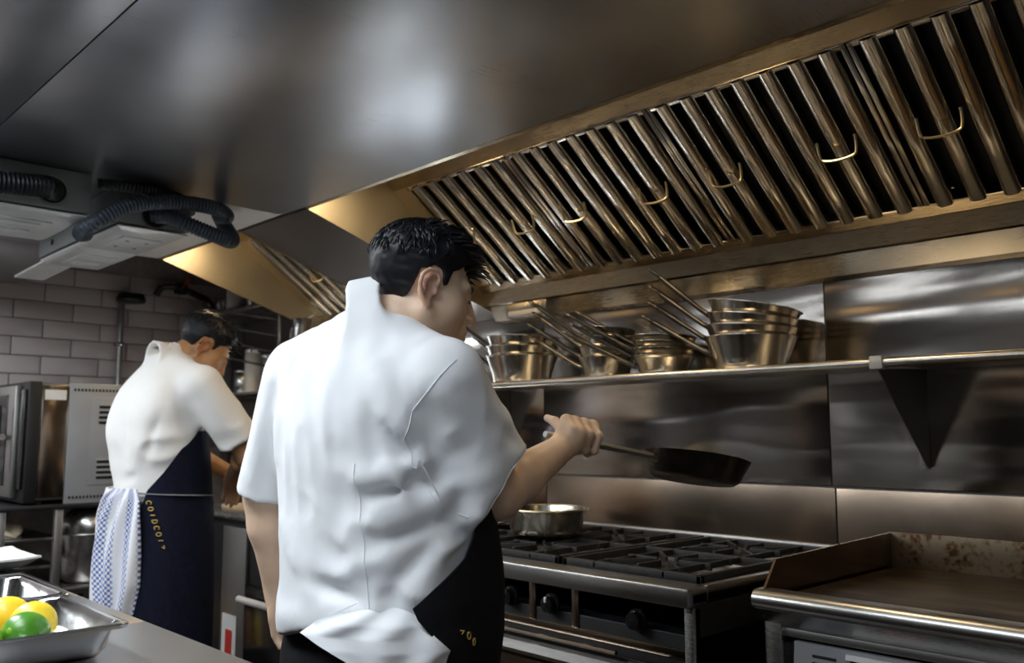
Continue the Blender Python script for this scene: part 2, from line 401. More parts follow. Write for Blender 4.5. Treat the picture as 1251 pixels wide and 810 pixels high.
# ---------------------------------------------------------------- hood lamps (warm, up under the hood roof)
plain('lamp_metal', (0.5, 0.48, 0.44), 0.4, 0.8, .1, 10)
emit('hood_glow', (1.0, 0.78, 0.46), 6.0)
def hood_lamp(x, label, k=1.0):
    l = thing('hood_lamp', label, 'lamp', (x, 1.76, 2.262), 'warm lamps inside the hoods')
    MB().box(x - .16, x + .16, 1.70, 1.82, 2.235, 2.262, .006).build('housing', 'lamp_metal', l)
    MB().box(x - .14, x + .14, 1.715, 1.805, 2.228, 2.238, .003).build('diffuser', 'hood_glow', l)
    d = bpy.data.lights.new('hood_lamp_light', 'AREA'); d.shape = 'RECTANGLE'; d.size = .28; d.size_y = .09; d.energy = HOOD_W * k; d.color = (1.0, 0.76, 0.46)
    q = bpy.data.objects.new('bulb', d); COL.objects.link(q); q.parent = l; q.location = (0, 0, -.037)
hood_lamp(-2.25, 'warm bulkhead lamp in the hood roof above the front cook')
hood_lamp(-1.25, 'warm bulkhead lamp in the hood roof above the big saucepan stack', .62)
hood_lamp(-.15, 'warm bulkhead lamp in the hood roof above the griddle', .3)
hood_lamp(-3.6, 'warm bulkhead lamp in the roof of the short far hood')
# ---------------------------------------------------------------- unseen luminaires over the pass, added to brighten the white jackets
emit('added_glow', (0.88, 0.95, 1.0), 3.0)
def added_light(x, y, label, k=1.0):
    l = thing('added_light', label, 'light', (x, y, ZL + .06), 'added cool luminaires above the pass')
    MB().box(x - .62, x + .62, y - .17, y + .17, ZL, ZL + .06, .01).build('housing', 'white_paint', l)
    MB().box(x - .60, x + .60, y - .15, y + .15, ZL - .008, ZL + .002, .003).build('diffuser', 'added_glow', l)
    for s in (-.5, .5): MB().tube([(x + s, y, ZL + .055), (x + s, y, 2.80)], .006, 8).build('hanger', 'steel_dull', l)
    d = bpy.data.lights.new('added_light_lamp', 'AREA'); d.shape = 'RECTANGLE'; d.size = 1.2; d.size_y = .3; d.energy = CEIL_W * k; d.color = (0.90, 0.96, 1.0)
    q = bpy.data.objects.new('tube', d); COL.objects.link(q); q.parent = l; q.location = (0, 0, -.07)
ZL = 2.09
for x, y, s, k in ((-4.2, .15, 'nearest the tiled wall', 1.0), (-2.75, .15, 'second from the tiled wall', 1.12), (-1.35, .15, 'third from the tiled wall', .62), (.4, .15, 'nearest the right wall', .15)):
    added_light(x, y, 'added cool white luminaire hanging unseen over the pass, ' + s, k)
# added strip lamp, hidden behind the cooks, lights the white panel for ceiling sheen
l = thing('added_strip', 'added cool strip lamp hidden under the sloping sheet above the rear work station', 'lamp', (-3.2, 2.43, 1.70))
MB().box(-3.75, -2.98, 2.38, 2.47, 1.690, 1.725, .004).build('housing', 'white_paint', l)
MB().box(-3.75, -2.98, 2.368, 2.378, 1.610, 1.725, .003).build('shade', 'steel_dull', l)  # added to keep the lamp's direct glare off the ceiling
MB().box(-3.74, -2.99, 2.385, 2.465, 1.683, 1.692, .003).build('diffuser', 'added_glow', l)
d = bpy.data.lights.new('added_strip_light', 'AREA'); d.shape = 'RECTANGLE'; d.size = .74; d.size_y = .06; d.energy = STRIP_W; d.color = (0.88, 0.95, 1.0)
q = bpy.data.objects.new('tube', d); COL.objects.link(q); q.parent = l; q.location = (-.165, -.005, -.022)
# ================================================================ PAN SHELF AND PANS
ZS = 1.443
sh = thing('wall_shelf', 'long steel wall shelf with rolled front edge holding stacks of pans', 'shelf', (-1.2, YN, ZS))
MB().box(-2.95, 1.2, 2.246, YN - .002, ZS - .012, ZS - .004, .001).build('shelf_board', 'steel_x', sh)
MB().tube([(-2.95, 2.243, ZS - .011), (1.2, 2.243, ZS - .011)], .0125, 14).build('front_rail', 'steel_x', sh)
for x in (-2.66, -.968, .4):
    MB().prism([(2.236, ZS - .026), (YN - .004, ZS - .012), (YN - .004, 1.155), (2.535, 1.155)], 'x', x - .002, x + .002).build('bracket', 'steel_dull', sh)
    MB().box(x - .028, x + .002, YN - .004, YN - .001, 1.150, 1.46, .001).build('bracket_flange', 'steel', sh)
    MB().box(x - .017, x + .017, 2.226, 2.262, ZS - .028, ZS + .006, .003).build('clip', 'grey_plastic', sh)
    MB().box(x - .022, x + .022, YN - .03, YN - .003, ZS - .003, ZS + .022, .002).build('rear_clip', 'steel', sh)
# --- saucepans
def pan_profile(rb, rt, h, th=.0022, curve=.018, lip=.004):
    o_ = [(0.0001, 0)]; nn = 5
    o_ += [(rb - curve, 0)]
    for k in range(1, nn + 1):
        q = math.pi / 2 * k / nn; o_.append((rb - curve + curve * math.sin(q), curve * (1 - math.cos(q))))
    for k in range(1, 5): t = k / 4; o_.append((rb + (rt - rb) * t ** 1.2, curve + (h - curve) * t))
    o_.append((rt + lip, h + .001)); o_.append((rt + lip, h + .003))
    i_ = [(max(.0001, r - th), z + th) for r, z in o_[:-2]]
    return o_ + [(rt, h + .003)] + i_[::-1][:-1] + [(0.0001, th)]
def make_pan(name, rb, rt, h, hl=.19, rise=30, hmat='iron_handle', bmat='steel_pan', helper=False):
    """bowl, long iron handle with hanging eye, two rivets; the handle points along local -x"""
    t = thing(name, '', 'pan', (0, 0, 0)); BASE[t.name] = (0, 0, 0)
    MB().lathe(pan_profile(rb, rt, h), n=40).build('bowl', bmat, t, 50)
    ca, sa = math.cos(R(rise)), math.sin(R(rise)); z0 = h * .62; xr = -(rb + (rt - rb) * .6)
    root = Vector((xr - .002, 0, z0)); a = root + Vector((-.03, 0, .010)); d = Vector((-ca, 0, sa))
    end = a + d * (hl - .04)
    path = [root + Vector((.001, 0, -.004)), root + Vector((-.012, 0, .002)), a] + [a + d * (hl - .04) * k / 5 for k in range(1, 6)]
    hd = MB().tube(path, [.015, .013, .0115, .0115, .0115, .0115, .0118, .0120], 10, flat=.72, upv=(0, 0, 1))
    # hanging eye: an oval ring continuing the handle
    c = end + d * .022; sd = Vector((0, 1, 0)); ring = [c + d * (.024 * math.cos(q)) + sd * (.0125 * math.sin(q)) for q in [2 * math.pi * k / 16 for k in range(16)]]
    hd.tube(ring, .0052, 8, closed=True)
    hd.box(xr - .004, xr + .001, -.022, .022, z0 - .013, z0 + .007, .002)
    hd.build('handle', hmat, t, 60)
    for s in (-1, 1): MB().lathe([(.0001, -.006), (.006, -.005), (.0045, -.001), (.0001, 0)], (0, 0, 0), 10, 'x').xf(Matrix.Translation((xr + .003, s * .014, z0 - .002))).build('rivet', 'steel', t)
    return t
plan = [  # x, y, count, rb, rt, h, dz, rotz list, tilt list, handle length, label stem
    (-2.42, 2.385, 3, .112, .138, .105, .036, (4, -6, 8), (0, 1, 2), .19, 'beside the front cook\'s face'),
    (-1.985, 2.375, 4, .080, .097, .075, .032, (14, 22, 16, 24), (0, 2, 4, 5), .21, 'second from the front cook\'s face'),
    (-1.735, 2.37, 4, .082, .104, .062, .021, (30, 20, 26, 12), (0, 2, 3, 3), .235, 'between the two other stacks'),
    (-1.415, 2.375, 4, .108, .138, .098, .027, (20, 14, 18, 26), (1, 4, 7, 10), .21, 'at the right end, the largest stack')]
names = {3: ['bottom', 'middle', 'top'], 4: ['bottom', 'second', 'third', 'top']}
for gi, (x, y, cnt, rb, rt, h, dz, rz, tl, hl, stem) in enumerate(plan):
    proto = make_pan('saucepan', rb, rt, h, hl, 31 if gi != 2 else 27)
    for k in range(cnt):
        p = proto if k == 0 else copy_tree(proto)
        p.location = (x, y, ZS - .003 + k * dz + rb * math.sin(R(tl[k])) * .8); p.rotation_euler = (0, R(tl[k]), R(rz[k]))
        tag(p, f'steel saucepan, {names[cnt][k]} of the stack {stem}', 'pan', 'saucepans stacked on the wall shelf')
# small steel bracket box on the wall behind the pans
t = thing('wall_box', 'small steel wall box behind the saucepan handles under the hood', 'box', (-2.45, YN, 1.70))
MB().box(-2.57, -2.345, 2.44, YN - .002, 1.715, 1.775, .004).build('casing', 'steel', t)
MB().box(-2.55, -2.365, 2.432, 2.441, 1.722, 1.742, .003).build('front_lip', 'white_paint', t)
for x in (-2.42, -2.385): MB().lathe([(.0001, 0), (.009, .001), (.009, .012), (.0001, .014)], (0, 0, 0), 12, 'y').xf(Matrix.Translation((x, 2.426, 1.755))).build('knob', 'steel', t)

# ================================================================ RANGE
ZR = .90
X0, X1, Y0, Y1 = -2.62, -1.193, 1.70, 2.545
rg = thing('gas_range', 'steel six-burner gas range with black grates behind the front cook', 'stove', ((X0 + X1) / 2, (Y0 + Y1) / 2, 0))
MB().box(X0, X1, Y0 + .03, Y1, .12, .79, .004).build('body', 'black', rg)
MB().box(X1 - .004, X1, Y0 + .03, Y1, .12, .86, .001).build('side_panel', 'black', rg)
MB().box(X0, X1, Y0 + .02, Y1, .862, .886, .003).build('hob_tray', 'steel_dull', rg)
rim = MB().box(X0, X1, Y0, Y0 + .085, .855, ZR, .007).box(X1 - .022, X1, Y0 + .08, Y1, .862, ZR, .003).box(X0, X0 + .022, Y0 + .08, Y1, .862, ZR, .003).box(X0, X1, Y1 - .02, Y1, .862, ZR + .02, .003)
rim.build('rim', 'steel_x', rg)
# front: corner posts, mullions that frame the knob bays, knobs
for x in (X0, X1 - .026): MB().box(x, x + .026, Y0 + .022, Y0 + .05, .12, .855, .003).build('corner_post', 'steel', rg)
bays = [X1 - .026 - .34, X1 - .026 - .34 - .155, X1 - .026 - .34 - .31, X1 - .026 - .34 - .465, X1 - .026 - .34 - .62, X1 - .026 - .34 - .775]
for x in bays: MB().box(x - .012, x + .012, Y0 + .026, Y0 + .045, .755, .855, .002).build('mullion', 'steel_low', rg)
MB().box(X0 + .026, X1 - .026, Y0 + .024, Y0 + .046, .735, .757, .003).build('lower_frame', 'steel_low', rg)
for i, x in enumerate(bays[:-1]):
    k = MB().lathe([(.0001, 0), (.027, .002), (.027, .010), (.021, .012), (.020, .030), (.0001, .032)], n=20, axis='y').xf(Matrix.Translation((x - .078, Y0 + .029, .806)) @ Matrix.Rotation(math.pi, 4, 'Z'))
    kn = k.build('knob', 'black_gloss', rg)
    MB().box(x - .081, x - .075, Y0 - .006, Y0 + .001, .812, .826, .001).build('pointer', 'white_paint', kn)
k = MB().lathe([(.0001, 0), (.027, .002), (.027, .010), (.021, .012), (.020, .030), (.0001, .032)], n=20, axis='y').xf(Matrix.Translation((X1 - .16, Y0 + .029, .806)) @ Matrix.Rotation(math.pi, 4, 'Z')).build('knob', 'black_gloss', rg)
# towel rail, oven door with wide handle
MB().tube([(X0 + .03, Y0 - .012, .728), (X1 - .2, Y0 - .012, .728)], .006, 8).build('drip_rail', 'steel_low', rg)
od = MB().box(X0 + .03, X1 - .035, Y0 + .012, Y0 + .032, .20, .715, .004).build('oven_door', 'black', rg)
MB().prism([(Y0 - .045, .690), (Y0 - .03, .708), (Y0 + .012, .708), (Y0 + .012, .692), (Y0 - .03, .676)], 'x', X0 + .05, X1 - .09).build('door_handle', 'steel', od)
MB().box(X0 + .05, X1 - .09, Y0 - .004, Y0 + .012, .62, .66, .003).build('door_trim', 'steel_low', od)
MB().box(X0 + .05, X1 - .09, Y0 - .004, Y0 + .012, .56, .60, .003).build('door_trim', 'steel_low', od)
for x in (X0 + .08, X1 - .08):
    for y in (Y0 + .09, Y1 - .08): MB().tube([(x, y, 0), (x, y, .121)], .024, 12).build('foot', 'steel_dull', rg)
# grates: frame, cross bars, fingers; burners below
def grate(x0, x1, y0, y1, par):
    z0, z1 = .893, .916; m = MB(); b = .016
    m.box(x0, x1, y0, y0 + b, z0, z1, .003).box(x0, x1, y1 - b, y1, z0, z1, .003).box(x0, x0 + b, y0, y1, z0, z1, .003).box(x1 - b, x1, y0, y1, z0, z1, .003)
    ym = (y0 + y1) / 2; m.box(x0, x1, ym - b / 2, ym + b / 2, z0, z1, .003)
    for fx_ in (.25, .75): m.box(x0 + (x1 - x0) * fx_ - .005, x0 + (x1 - x0) * fx_ + .005, y0, y1, z0 + .006, z1, .002)
    for cy in ((y0 + ym) / 2, (y1 + ym) / 2):
        cx = (x0 + x1) / 2
        for q in range(8):
            a = q * math.pi / 4; r0, r1 = .035, .135 if q % 2 == 0 else .17
            k0 = len(m.v); m.box(r0, r1, -.0045, .0045, z0 + .006, z1 + .001, .0015)
            m.xf(Matrix.Translation((cx, cy, 0)) @ Matrix.Rotation(a, 4, 'Z'), k0)
    for xx in (x0 + .02, x1 - .02):
        for yy in (y0 + .02, y1 - .02): m.box(xx - .01, xx + .01, yy - .01, yy + .01, .884, z0 + .004)
    g = m.build('grate', 'iron', par)
    for cy in ((y0 + ym) / 2, (y1 + ym) / 2):
        MB().lathe([(.0001, .884), (.055, .884), (.055, .893), (.048, .899), (.030, .901), (.028, .906), (.0001, .907)], ((x0 + x1) / 2, cy, 0), 24).build('burner', 'iron', par)
    return g
gx = X1 - .03
for k in range(3): grate(gx - .445 - k * .462, gx - k * .462, Y0 + .1, Y1 - .04, rg)
# pot standing on the range
t = thing('saucepot', 'low steel saucepot with brassy rim standing on the black range grate', 'pot', (-2.02, 2.10, .928))
MB().lathe(pan_profile(.118, .132, .078, lip=.006), (-2.02, 2.10, .928), 48).build('bowl', 'steel_pan', t, 50)
MB().tube([(-2.02 + .137 * math.cos(q), 2.10 + .137 * math.sin(q), 1.008) for q in [2 * math.pi * k / 40 for k in range(40)]], .0035, 8, closed=True).build('rim', 'brass', t)
MB().tube(spline([(-2.10, 1.99, .985), (-2.115, 1.966, .992), (-2.145, 1.960, .992), (-2.158, 1.985, .985)], 5), .005, 8).build('loop_handle', 'steel', t)
t = thing('deep_pot', 'shallow dark pot at the back of the range behind the steel saucepot', 'pot', (-2.36, 2.24, .928))
MB().lathe(pan_profile(.10, .11, .06), (-2.36, 2.24, .928), 36).build('bowl', 'steel_pan', t, 50)

# ================================================================ GRIDDLE
GX0, GX1 = -1.085, .05; GY = 1.79
gd = thing('griddle', 'steel flat-top griddle with brown seasoned plate beside the range', 'griddle', ((GX0 + GX1) / 2, 2.15, 0))
MB().box(GX0 + .012, GX1 - .012, GY + .075, 2.50, .12, .80, .004).build('body', 'black', gd)
MB().box(GX0 + .03, GX1 - .03, GY + .05, 2.50, .862, .885, .003).build('plate', 'griddle_plate', gd)
side = [(GY + .025, .895), (GY + .085, .963), (2.505, .975), (2.505, .80), (GY + .025, .84)]
for x in (GX0 + .012, GX1 - .018): MB().prism(side, 'x', x, x + .006).build('side_guard', 'steel_low', gd)
MB().box(GX0 + .012, GX1 - .012, 2.498, 2.505, .84, .978, .002).build('rear_guard', 'griddle_guard', gd)
# bullnose: rolled front edge with the sloping apron below it
nose = [(GY + .055, .902)] + [(GY + .022 + .022 * math.cos(q), .880 + .022 * math.sin(q)) for q in [R(90 + 15 * k) for k in range(13)]] + [(GY + .030, .845), (GY + .05, .838), (GY + .055, .86)]
MB().prism(nose, 'x', GX0, GX1).build('bullnose', 'steel_x', gd)
MB().prism([(GY + .006, .862), (GY + .05, .820), (GY + .056, .823), (GY + .03, .858)], 'x', GX0 + .004, GX1 - .004).build('front_apron', 'steel', gd)
MB().box(GX0 + .03, GX1 - .012, GY + .05, GY + .075, .802, .822, .003).build('fascia', 'steel_dull', gd)
for x in (GX0 + .008, GX1 - .05): MB().box(x, x + .042, GY + .04, GY + .078, .12, .845, .003).build('corner_post', 'steel', gd)
# slanted control panel with a black display, red dial ring and vent slots
pn = MB().prism([(GY + .030, .635), (GY + .050, .795), (GY + .066, .795), (GY + .066, .635)], 'x', GX0 + .075, GX1 - .012).build('control_panel', 'grey_enamel', gd)
def onpan(x0, x1, z0, z1, th, mat, nm, par):
    f_ = lambda z: GY + .030 + .020 * (z - .635) / .16
    return MB().prism([(f_(z0) - th, z0), (f_(z1) - th, z1), (f_(z1) + .002, z1), (f_(z0) + .002, z0)], 'x', x0, x1).build(nm, mat, par)
onpan(GX0 + .205, GX0 + .62, .655, .777, .004, 'black_gloss', 'display', pn)
onpan(GX0 + .195, GX0 + .63, .777, .787, .007, 'white_paint', 'display_trim', pn)
for z in (.768, .753, .738): onpan(GX0 + .118, GX0 + .172, z, z + .006, .001, 'dark_void', 'vent_slot', pn)
ring = [(GX0 + .29 + .036 * math.cos(q), GY + .0265 + .125 * (.735 + .036 * math.sin(q) - .635), .735 + .036 * math.sin(q)) for q in [2 * math.pi * k / 28 for k in range(28)]]
MB().tube(ring, .0028, 6, closed=True).build('dial_ring', 'red', pn)
for x in (GX0 + .05, GX1 - .05):
    for y in (GY + .13, 2.44): MB().tube([(x, y, 0), (x, y, .121)], .022, 12).build('foot', 'steel_dull', gd)
# ================================================================ PASS COUNTER WITH TRAYS
pc = thing('pass_counter', 'brushed steel pass counter in the near left corner', 'counter', (-1.2, .3, 0))
cut = [(-2.41, -2.075, .33, .648)]
def slab_hole(x0, x1, y0, y1, z0, z1, hole):
    a, b, c, d = hole; return MB().box(x0, a, y0, y1, z0, z1, .002).box(b, x1, y0, y1, z0, z1, .002).box(a, b, y0, c, z0, z1, .002).box(a, b, d, y1, z0, z1, .002)
XS = -1.70
slab_hole(-2.506, XS - .001, -.02, .683, .862, .90, cut[0]).build('worktop', 'steel_counter', pc)
MB().box(XS + .001, .7, -.02, .683, .862, .90, .002).build('worktop', 'steel_counter', pc)
MB().box(-2.47, .68, .03, .64, .10, .862, .004).build('cabinet_body', 'steel_dull', pc)
for x in (-2.4, .6):
    for y in (.08, .6): MB().tube([(x, y, 0), (x, y, .101)], .02, 10).build('foot', 'steel_dull', pc)
def gn_tray(name, label, x0, x1, y0, y1, zr, depth, flange=.014, taper=.022):
    """pressed steel gastronorm pan: flange, rounded corners, tapering walls"""
    def ring(a, b, c, d, r, z, n=5):
        o_ = []
        for cx, cy, s in ((b - r, d - r, 0), (a + r, d - r, 90), (a + r, c + r, 180), (b - r, c + r, 270)):
            for k in range(n + 1): q = R(s + 90 * k / n); o_.append((cx + r * math.cos(q), cy + r * math.sin(q), z))
        return o_
    f = flange; rings = [ring(x0 + taper + .012, x1 - taper - .012, y0 + taper + .012, y1 - taper - .012, .02, zr - depth),
        ring(x0 + taper, x1 - taper, y0 + taper, y1 - taper, .03, zr - depth + .012),
        ring(x0 + f, x1 - f, y0 + f, y1 - f, .03, zr - .008), ring(x0, x1, y0, y1, .02, zr - .007), ring(x0 - .001, x1 + .001, y0 - .001, y1 + .001, .02, zr - .002), ring(x0 + .002, x1 - .002, y0 + .002, y1 - .002, .02, zr),
        ring(x0 + f - .002, x1 - f + .002, y0 + f - .002, y1 - f + .002, .03, zr), ring(x0 + f + .003, x1 - f - .003, y0 + f + .003, y1 - f - .003, .03, zr - .006),
        ring(x0 + taper + .002, x1 - taper - .002, y0 + taper + .002, y1 - taper - .002, .03, zr - depth + .014), ring(x0 + taper + .014, x1 - taper - .014, y0 + taper + .014, y1 - taper - .014, .02, zr - depth + .002)]
    return tag(MB().loft(rings).build(name, 'steel_tray', None, 45), label, 'tray')
gn_tray('fruit_tray', 'steel gastronorm tray holding lemons and limes on the pass counter', -1.79, -1.44, .250, .556, .955, .053)
gn_tray('sunk_tray', 'empty steel tray sunk into the counter behind the fruit tray', -2.425, -2.06, .315, .663, .908, .09)
# fruit
def citrus(name, label, c, r, mat, nub=.0, rot=(0, 0, 0), cat='fruit', grp=None):
    pr = []
    for k in range(15):
        q = math.pi * k / 14 - math.pi / 2; rr = r * math.cos(q); z = r * 1.12 * math.sin(q)
        z += nub * math.copysign(max(0, abs(math.sin(q)) - .93) / .07, math.sin(q)); pr.append((max(.0001, rr), z))
    t = thing(name, label, cat, c, grp); 
    M = Matrix.Translation(c) @ Euler([R(a) for a in rot]).to_matrix().to_4x4()
    MB().lathe(pr, n=28, close=False).xf(M).build('peel', mat, t, 80)
    MB().lathe([(.0001, r * 1.12 + nub + .001), (.004, r * 1.12 + nub), (.005, r * 1.1 + nub * .8), (.0001, r * 1.1 + nub * .8)], n=8).xf(M).build('stem_scar', 'lime_light' if 'lime' in mat else 'board', t)
    return t
ZT = .955 - .053 + .002
citrus('lime', 'glossy dark green lime in front of the lemon in the fruit tray', (-1.540, .432, ZT + .036), .034, 'lime', .003, (70, 20, 30), 'lime')
citrus('lemon', 'yellow lemon behind the dark lime in the fruit tray', (-1.610, .462, ZT + .037), .036, 'lemon', .008, (80, 0, 60), 'lemon')
citrus('lemon', 'yellow lemon lying deepest in the far corner of the fruit tray', (-1.70, .445, ZT + .036), .035, 'lemon', .008, (90, 0, 10), 'lemon')
citrus('lime', 'pale green lime at the left edge of the picture in the fruit tray', (-1.532, .365, ZT + .034), .033, 'lime_light', .003, (20, 80, 0), 'lime')
citrus('lemon', 'yellow lemon half hidden behind the pale lime in the fruit tray', (-1.625, .375, ZT + .036), .035, 'lemon', .008, (90, 10, 120), 'lemon')
# trolley behind the counter with a white plate
tr = thing('side_table', 'dark low table with a white plate behind the pass counter', 'table', (-3.05, .65, 0))
MB().box(-3.35, -2.65, .15, .83, .80, .83, .004).build('table_top', 'black', tr)
for x in (-3.32, -2.68):
    for y in (.18, .80): MB().box(x - .015, x + .015, y - .015, y + .015, 0, .80, .002).build('leg', 'steel_dull', tr)
t = thing('serving_plate', 'white square plate with upturned corner on the dark low table', 'plate', (-3.15, .72, .83))
m = MB(); g = 12; vs = []; fs = []
for th in (0, .006):
    for i in range(g + 1):
        for j in range(g + 1):
            u, v = i / g * 2 - 1, j / g * 2 - 1; e = max(abs(u), abs(v)); zz = .004 + .034 * max(0, e - .6) / .4 + .012 * max(0, abs(u * v) - .6)
            vs.append((-3.15 + u * .16, .72 + v * .15, .83 + zz + th))
for s in (0, 1):
    k = s * (g + 1) ** 2
    for i in range(g):
        for j in range(g): q = [k + i * (g + 1) + j, k + (i + 1) * (g + 1) + j, k + (i + 1) * (g + 1) + j + 1, k + i * (g + 1) + j + 1]; fs.append(tuple(q))
n2 = (g + 1) ** 2; edge = [i * (g + 1) for i in range(g + 1)] + [g * (g + 1) + j for j in range(1, g + 1)] + [i * (g + 1) + g for i in range(g - 1, -1, -1)] + [j for j in range(g - 1, 0, -1)]
for i in range(len(edge)): a, b = edge[i], edge[(i + 1) % len(edge)]; fs.append((a, b, b + n2, a + n2))
m.add(vs, fs).build('dish', 'white_plate', t)
MB().box(-3.19, -3.11, .68, .76, .83, .835, .001).build('foot_ring', 'white_plate', t)

# ================================================================ POWER BOXES AND HOSES UNDER THE STEEL CEILING
def hose(par, pts, r, name='hose', mat='hose', pitch=.0115):
    path = spline(pts, 14); L = [0]
    for a, b in zip(path, path[1:]): L.append(L[-1] + (b - a).length)
    n = int(L[-1] / (pitch / 4)); pp = []; rr = []; j = 0
    for i in range(n + 1):
        s = L[-1] * i / n
        while j < len(path) - 2 and L[j + 1] < s: j += 1
        t_ = (s - L[j]) / max(1e-9, L[j + 1] - L[j]); pp.append(path[j].lerp(path[j + 1], t_)); rr.append(r * (1, .90, .80, .90)[i % 4])
    return MB().tube(pp, rr, 16).build(name, mat, par, 70)
def socket_box(label, x1, x0, y0, y1, zb, ribs, holes):
    t = thing('power_box', label, 'power box', ((x0 + x1) / 2, (y0 + y1) / 2, zb), 'power boxes under the steel ceiling')
    MB().box(x0, x1, y0, y1, zb + .012, ZC - .001, .004).build('casing', 'box_green', t)
    return t
b1 = socket_box('grey power box with a twin socket at the left edge under the steel ceiling', -2.81, -3.24, .56, .897, 1.912, 0, 0)
def socket_plate(par, x0, x1, y0, y1, z, kind):
    p = MB()
    ins = .022
    rings = [[(x0, y0, z + .016), (x1, y0, z + .016), (x1, y1, z + .016), (x0, y1, z + .016)], [(x0, y0, z + .012), (x1, y0, z + .012), (x1, y1, z + .012), (x0, y1, z + .012)], [(x0 + ins, y0 + ins, z), (x1 - ins, y0 + ins, z), (x1 - ins, y1 - ins, z), (x0 + ins, y1 - ins, z)]]
    pl = p.loft(rings).build('socket_plate', 'plate_chrome', par)
    cx, cy = (x0 + x1) / 2, (y0 + y1) / 2; hx, hy = (x1 - x0) * .28, (y1 - y0) * .28
    MB().box(cx - hx, cx + hx, cy - hy, cy + hy, z - .005, z + .001, .003).build('socket_insert', 'plate_chrome', pl)
    if kind == 2:
        for k in (-1, 1): MB().box(cx + k * hx * .5 - hx * .32, cx + k * hx * .5 + hx * .32, cy - hy * .7, cy + hy * .7, z - .010, z - .004, .004).build('rocker', 'plate_chrome', pl)
    else:
        for sx in (-1, 1):
            for sy in (-1, 1): MB().lathe([(.0001, -.0055), (.007, -.0055), (.007, -.004), (.0001, -.004)], (cx + sx * hx * .5, cy + sy * hy * .5, z), 10).build('contact_hole', 'dark_void', pl)
    return pl
socket_plate(b1, -3.235, -2.815, .565, .892, 1.902, 2)
b2 = socket_box('grey power box with two socket plates and an open flap beside the coiled hoses', -2.84, -3.66, .99, 1.225, 1.912, 0, 0)
socket_plate(b2, -3.235, -2.845, .994, 1.221, 1.900, 4)
socket_plate(b2, -3.655, -3.24, .994, 1.221, 1.900, 2)
MB().prism([(-4.02, 1.896), (-3.63, 1.906), (-3.63, 1.914), (-4.02, 1.904)], 'y', 1.0, 1.11).build('open_flap', 'plate_chrome', b2)
for x, z in ((-2.95, 1.965), (-3.1, 1.97), (-3.5, 1.96)): MB().lathe([(.0001, 0), (.011, .0), (.011, .004), (.0001, .004)], n=14, axis='y').xf(Matrix.Translation((x, .987, z))).build('knockout', 'dark_void', b2)
for (x, y, z), par in (((-2.809, .785, 1.978), b1), ((-2.839, 1.105, 1.962), b2)):
    MB().lathe([(.040, 0), (.046, 0), (.046, .004), (.040, .004)], n=28, axis='x').xf(Matrix.Translation((x, y, z))).build('gland_ring', 'steel_dull', par)
    MB().lathe([(.0001, 0), (.040, 0), (.040, .003), (.0001, .003)], n=24, axis='x').xf(Matrix.Translation((x, y, z))).build('knockout', 'dark_void', par)
t = thing('cable_hose', 'thick black ribbed hose entering the left power box', 'hose', (-2.77, .6, 1.95), 'ribbed hoses at the power boxes')
hose(t, [(-2.81, .785, 1.978), (-2.775, .76, 1.977), (-2.755, .68, 1.965), (-2.75, .58, 1.958), (-2.75, .42, 1.962), (-2.8, .25, 2.0)], .034, mat='hose_black')
t = thing('cable_hose', 'grey ribbed hose looping from beneath the boxes to the right', 'hose', (-2.8, 1.1, 1.9), 'ribbed hoses at the power boxes')
hose(t, [(-3.02, .950, 1.905), (-2.86, .89, 1.873), (-2.785, .90, 1.893), (-2.765, .98, 1.950), (-2.765, 1.08, 1.988), (-2.77, 1.20, 2.005), (-2.78, 1.29, 2.006), (-2.82, 1.345, 1.998), (-2.90, 1.36, 2.01)], .026)
t = thing('cable_hose', 'short grey ribbed hose hanging from the right power box towards the hood', 'hose', (-2.8, 1.25, 1.9), 'ribbed hoses at the power boxes')
hose(t, [(-2.84, 1.105, 1.962), (-2.80, 1.135, 1.957), (-2.78, 1.20, 1.935), (-2.775, 1.29, 1.912), (-2.79, 1.345, 1.906), (-2.84, 1.375, 1.93), (-2.92, 1.385, 1.99), (-2.97, 1.385, 2.04)], .027)
t = thing('cable_hose', 'dark hose running along the steel ceiling behind the power boxes', 'hose', (-2.9, 1.1, 2.0), 'ribbed hoses at the power boxes')
hose(t, [(-2.80, .91, 2.02), (-2.78, 1.0, 2.026), (-2.80, 1.13, 2.028), (-2.86, 1.22, 2.026), (-2.95, 1.27, 2.026)], .020, mat='hose_black')

# ================================================================ FAR END: OVEN, MIXER BOWL, PIPES, SHELVES
ov = thing('combi_oven', 'grey combi oven with vented side on a stand by the tiled wall', 'oven', (-4.65, 1.6, .95))
OX0, OX1, OY0, OY1, OZ0, OZ1 = -5.13, -4.30, 1.16, 1.86, .955, 1.478
MB().box(OX0, OX1 - .012, OY0 + .05, OY1, OZ0, OZ1, .006).build('casing', 'steel_dull', ov)
MB().box(OX0, OX1 + .002, OY0, OY0 + .052, OZ0 - .01, OZ1 + .006, .004).build('door_frame', 'black', ov)
dr = MB().box(OX0 + .02, OX1 - .10, OY0 - .03, OY0 - .001, OZ0 + .01, OZ1 - .01, .006).build('door', 'steel_dull', ov)
MB().box(OX0 + .10, OX1 - .20, OY0 - .034, OY0 - .029, OZ0 + .06, OZ1 - .05, .003).build('door_glass', 'black_gloss', dr)
MB().tube([(OX1 - .16, OY0 - .075, OZ0 + .12), (OX1 - .16, OY0 - .075, OZ1 - .10)], .012, 10).build('door_handle', 'black_gloss', dr)
MB().tube([(OX1 - .5, OY0 - .06, 1.235), (OX1 - .14, OY0 - .06, 1.235)], .014, 10).build('latch', 'steel', dr)
MB().box(OX1 - .09, OX1 - .02, OY0 - .012, OY0 - .001, OZ0 + .05, OZ1 - .03, .003).build('control_strip', 'black_gloss', ov)
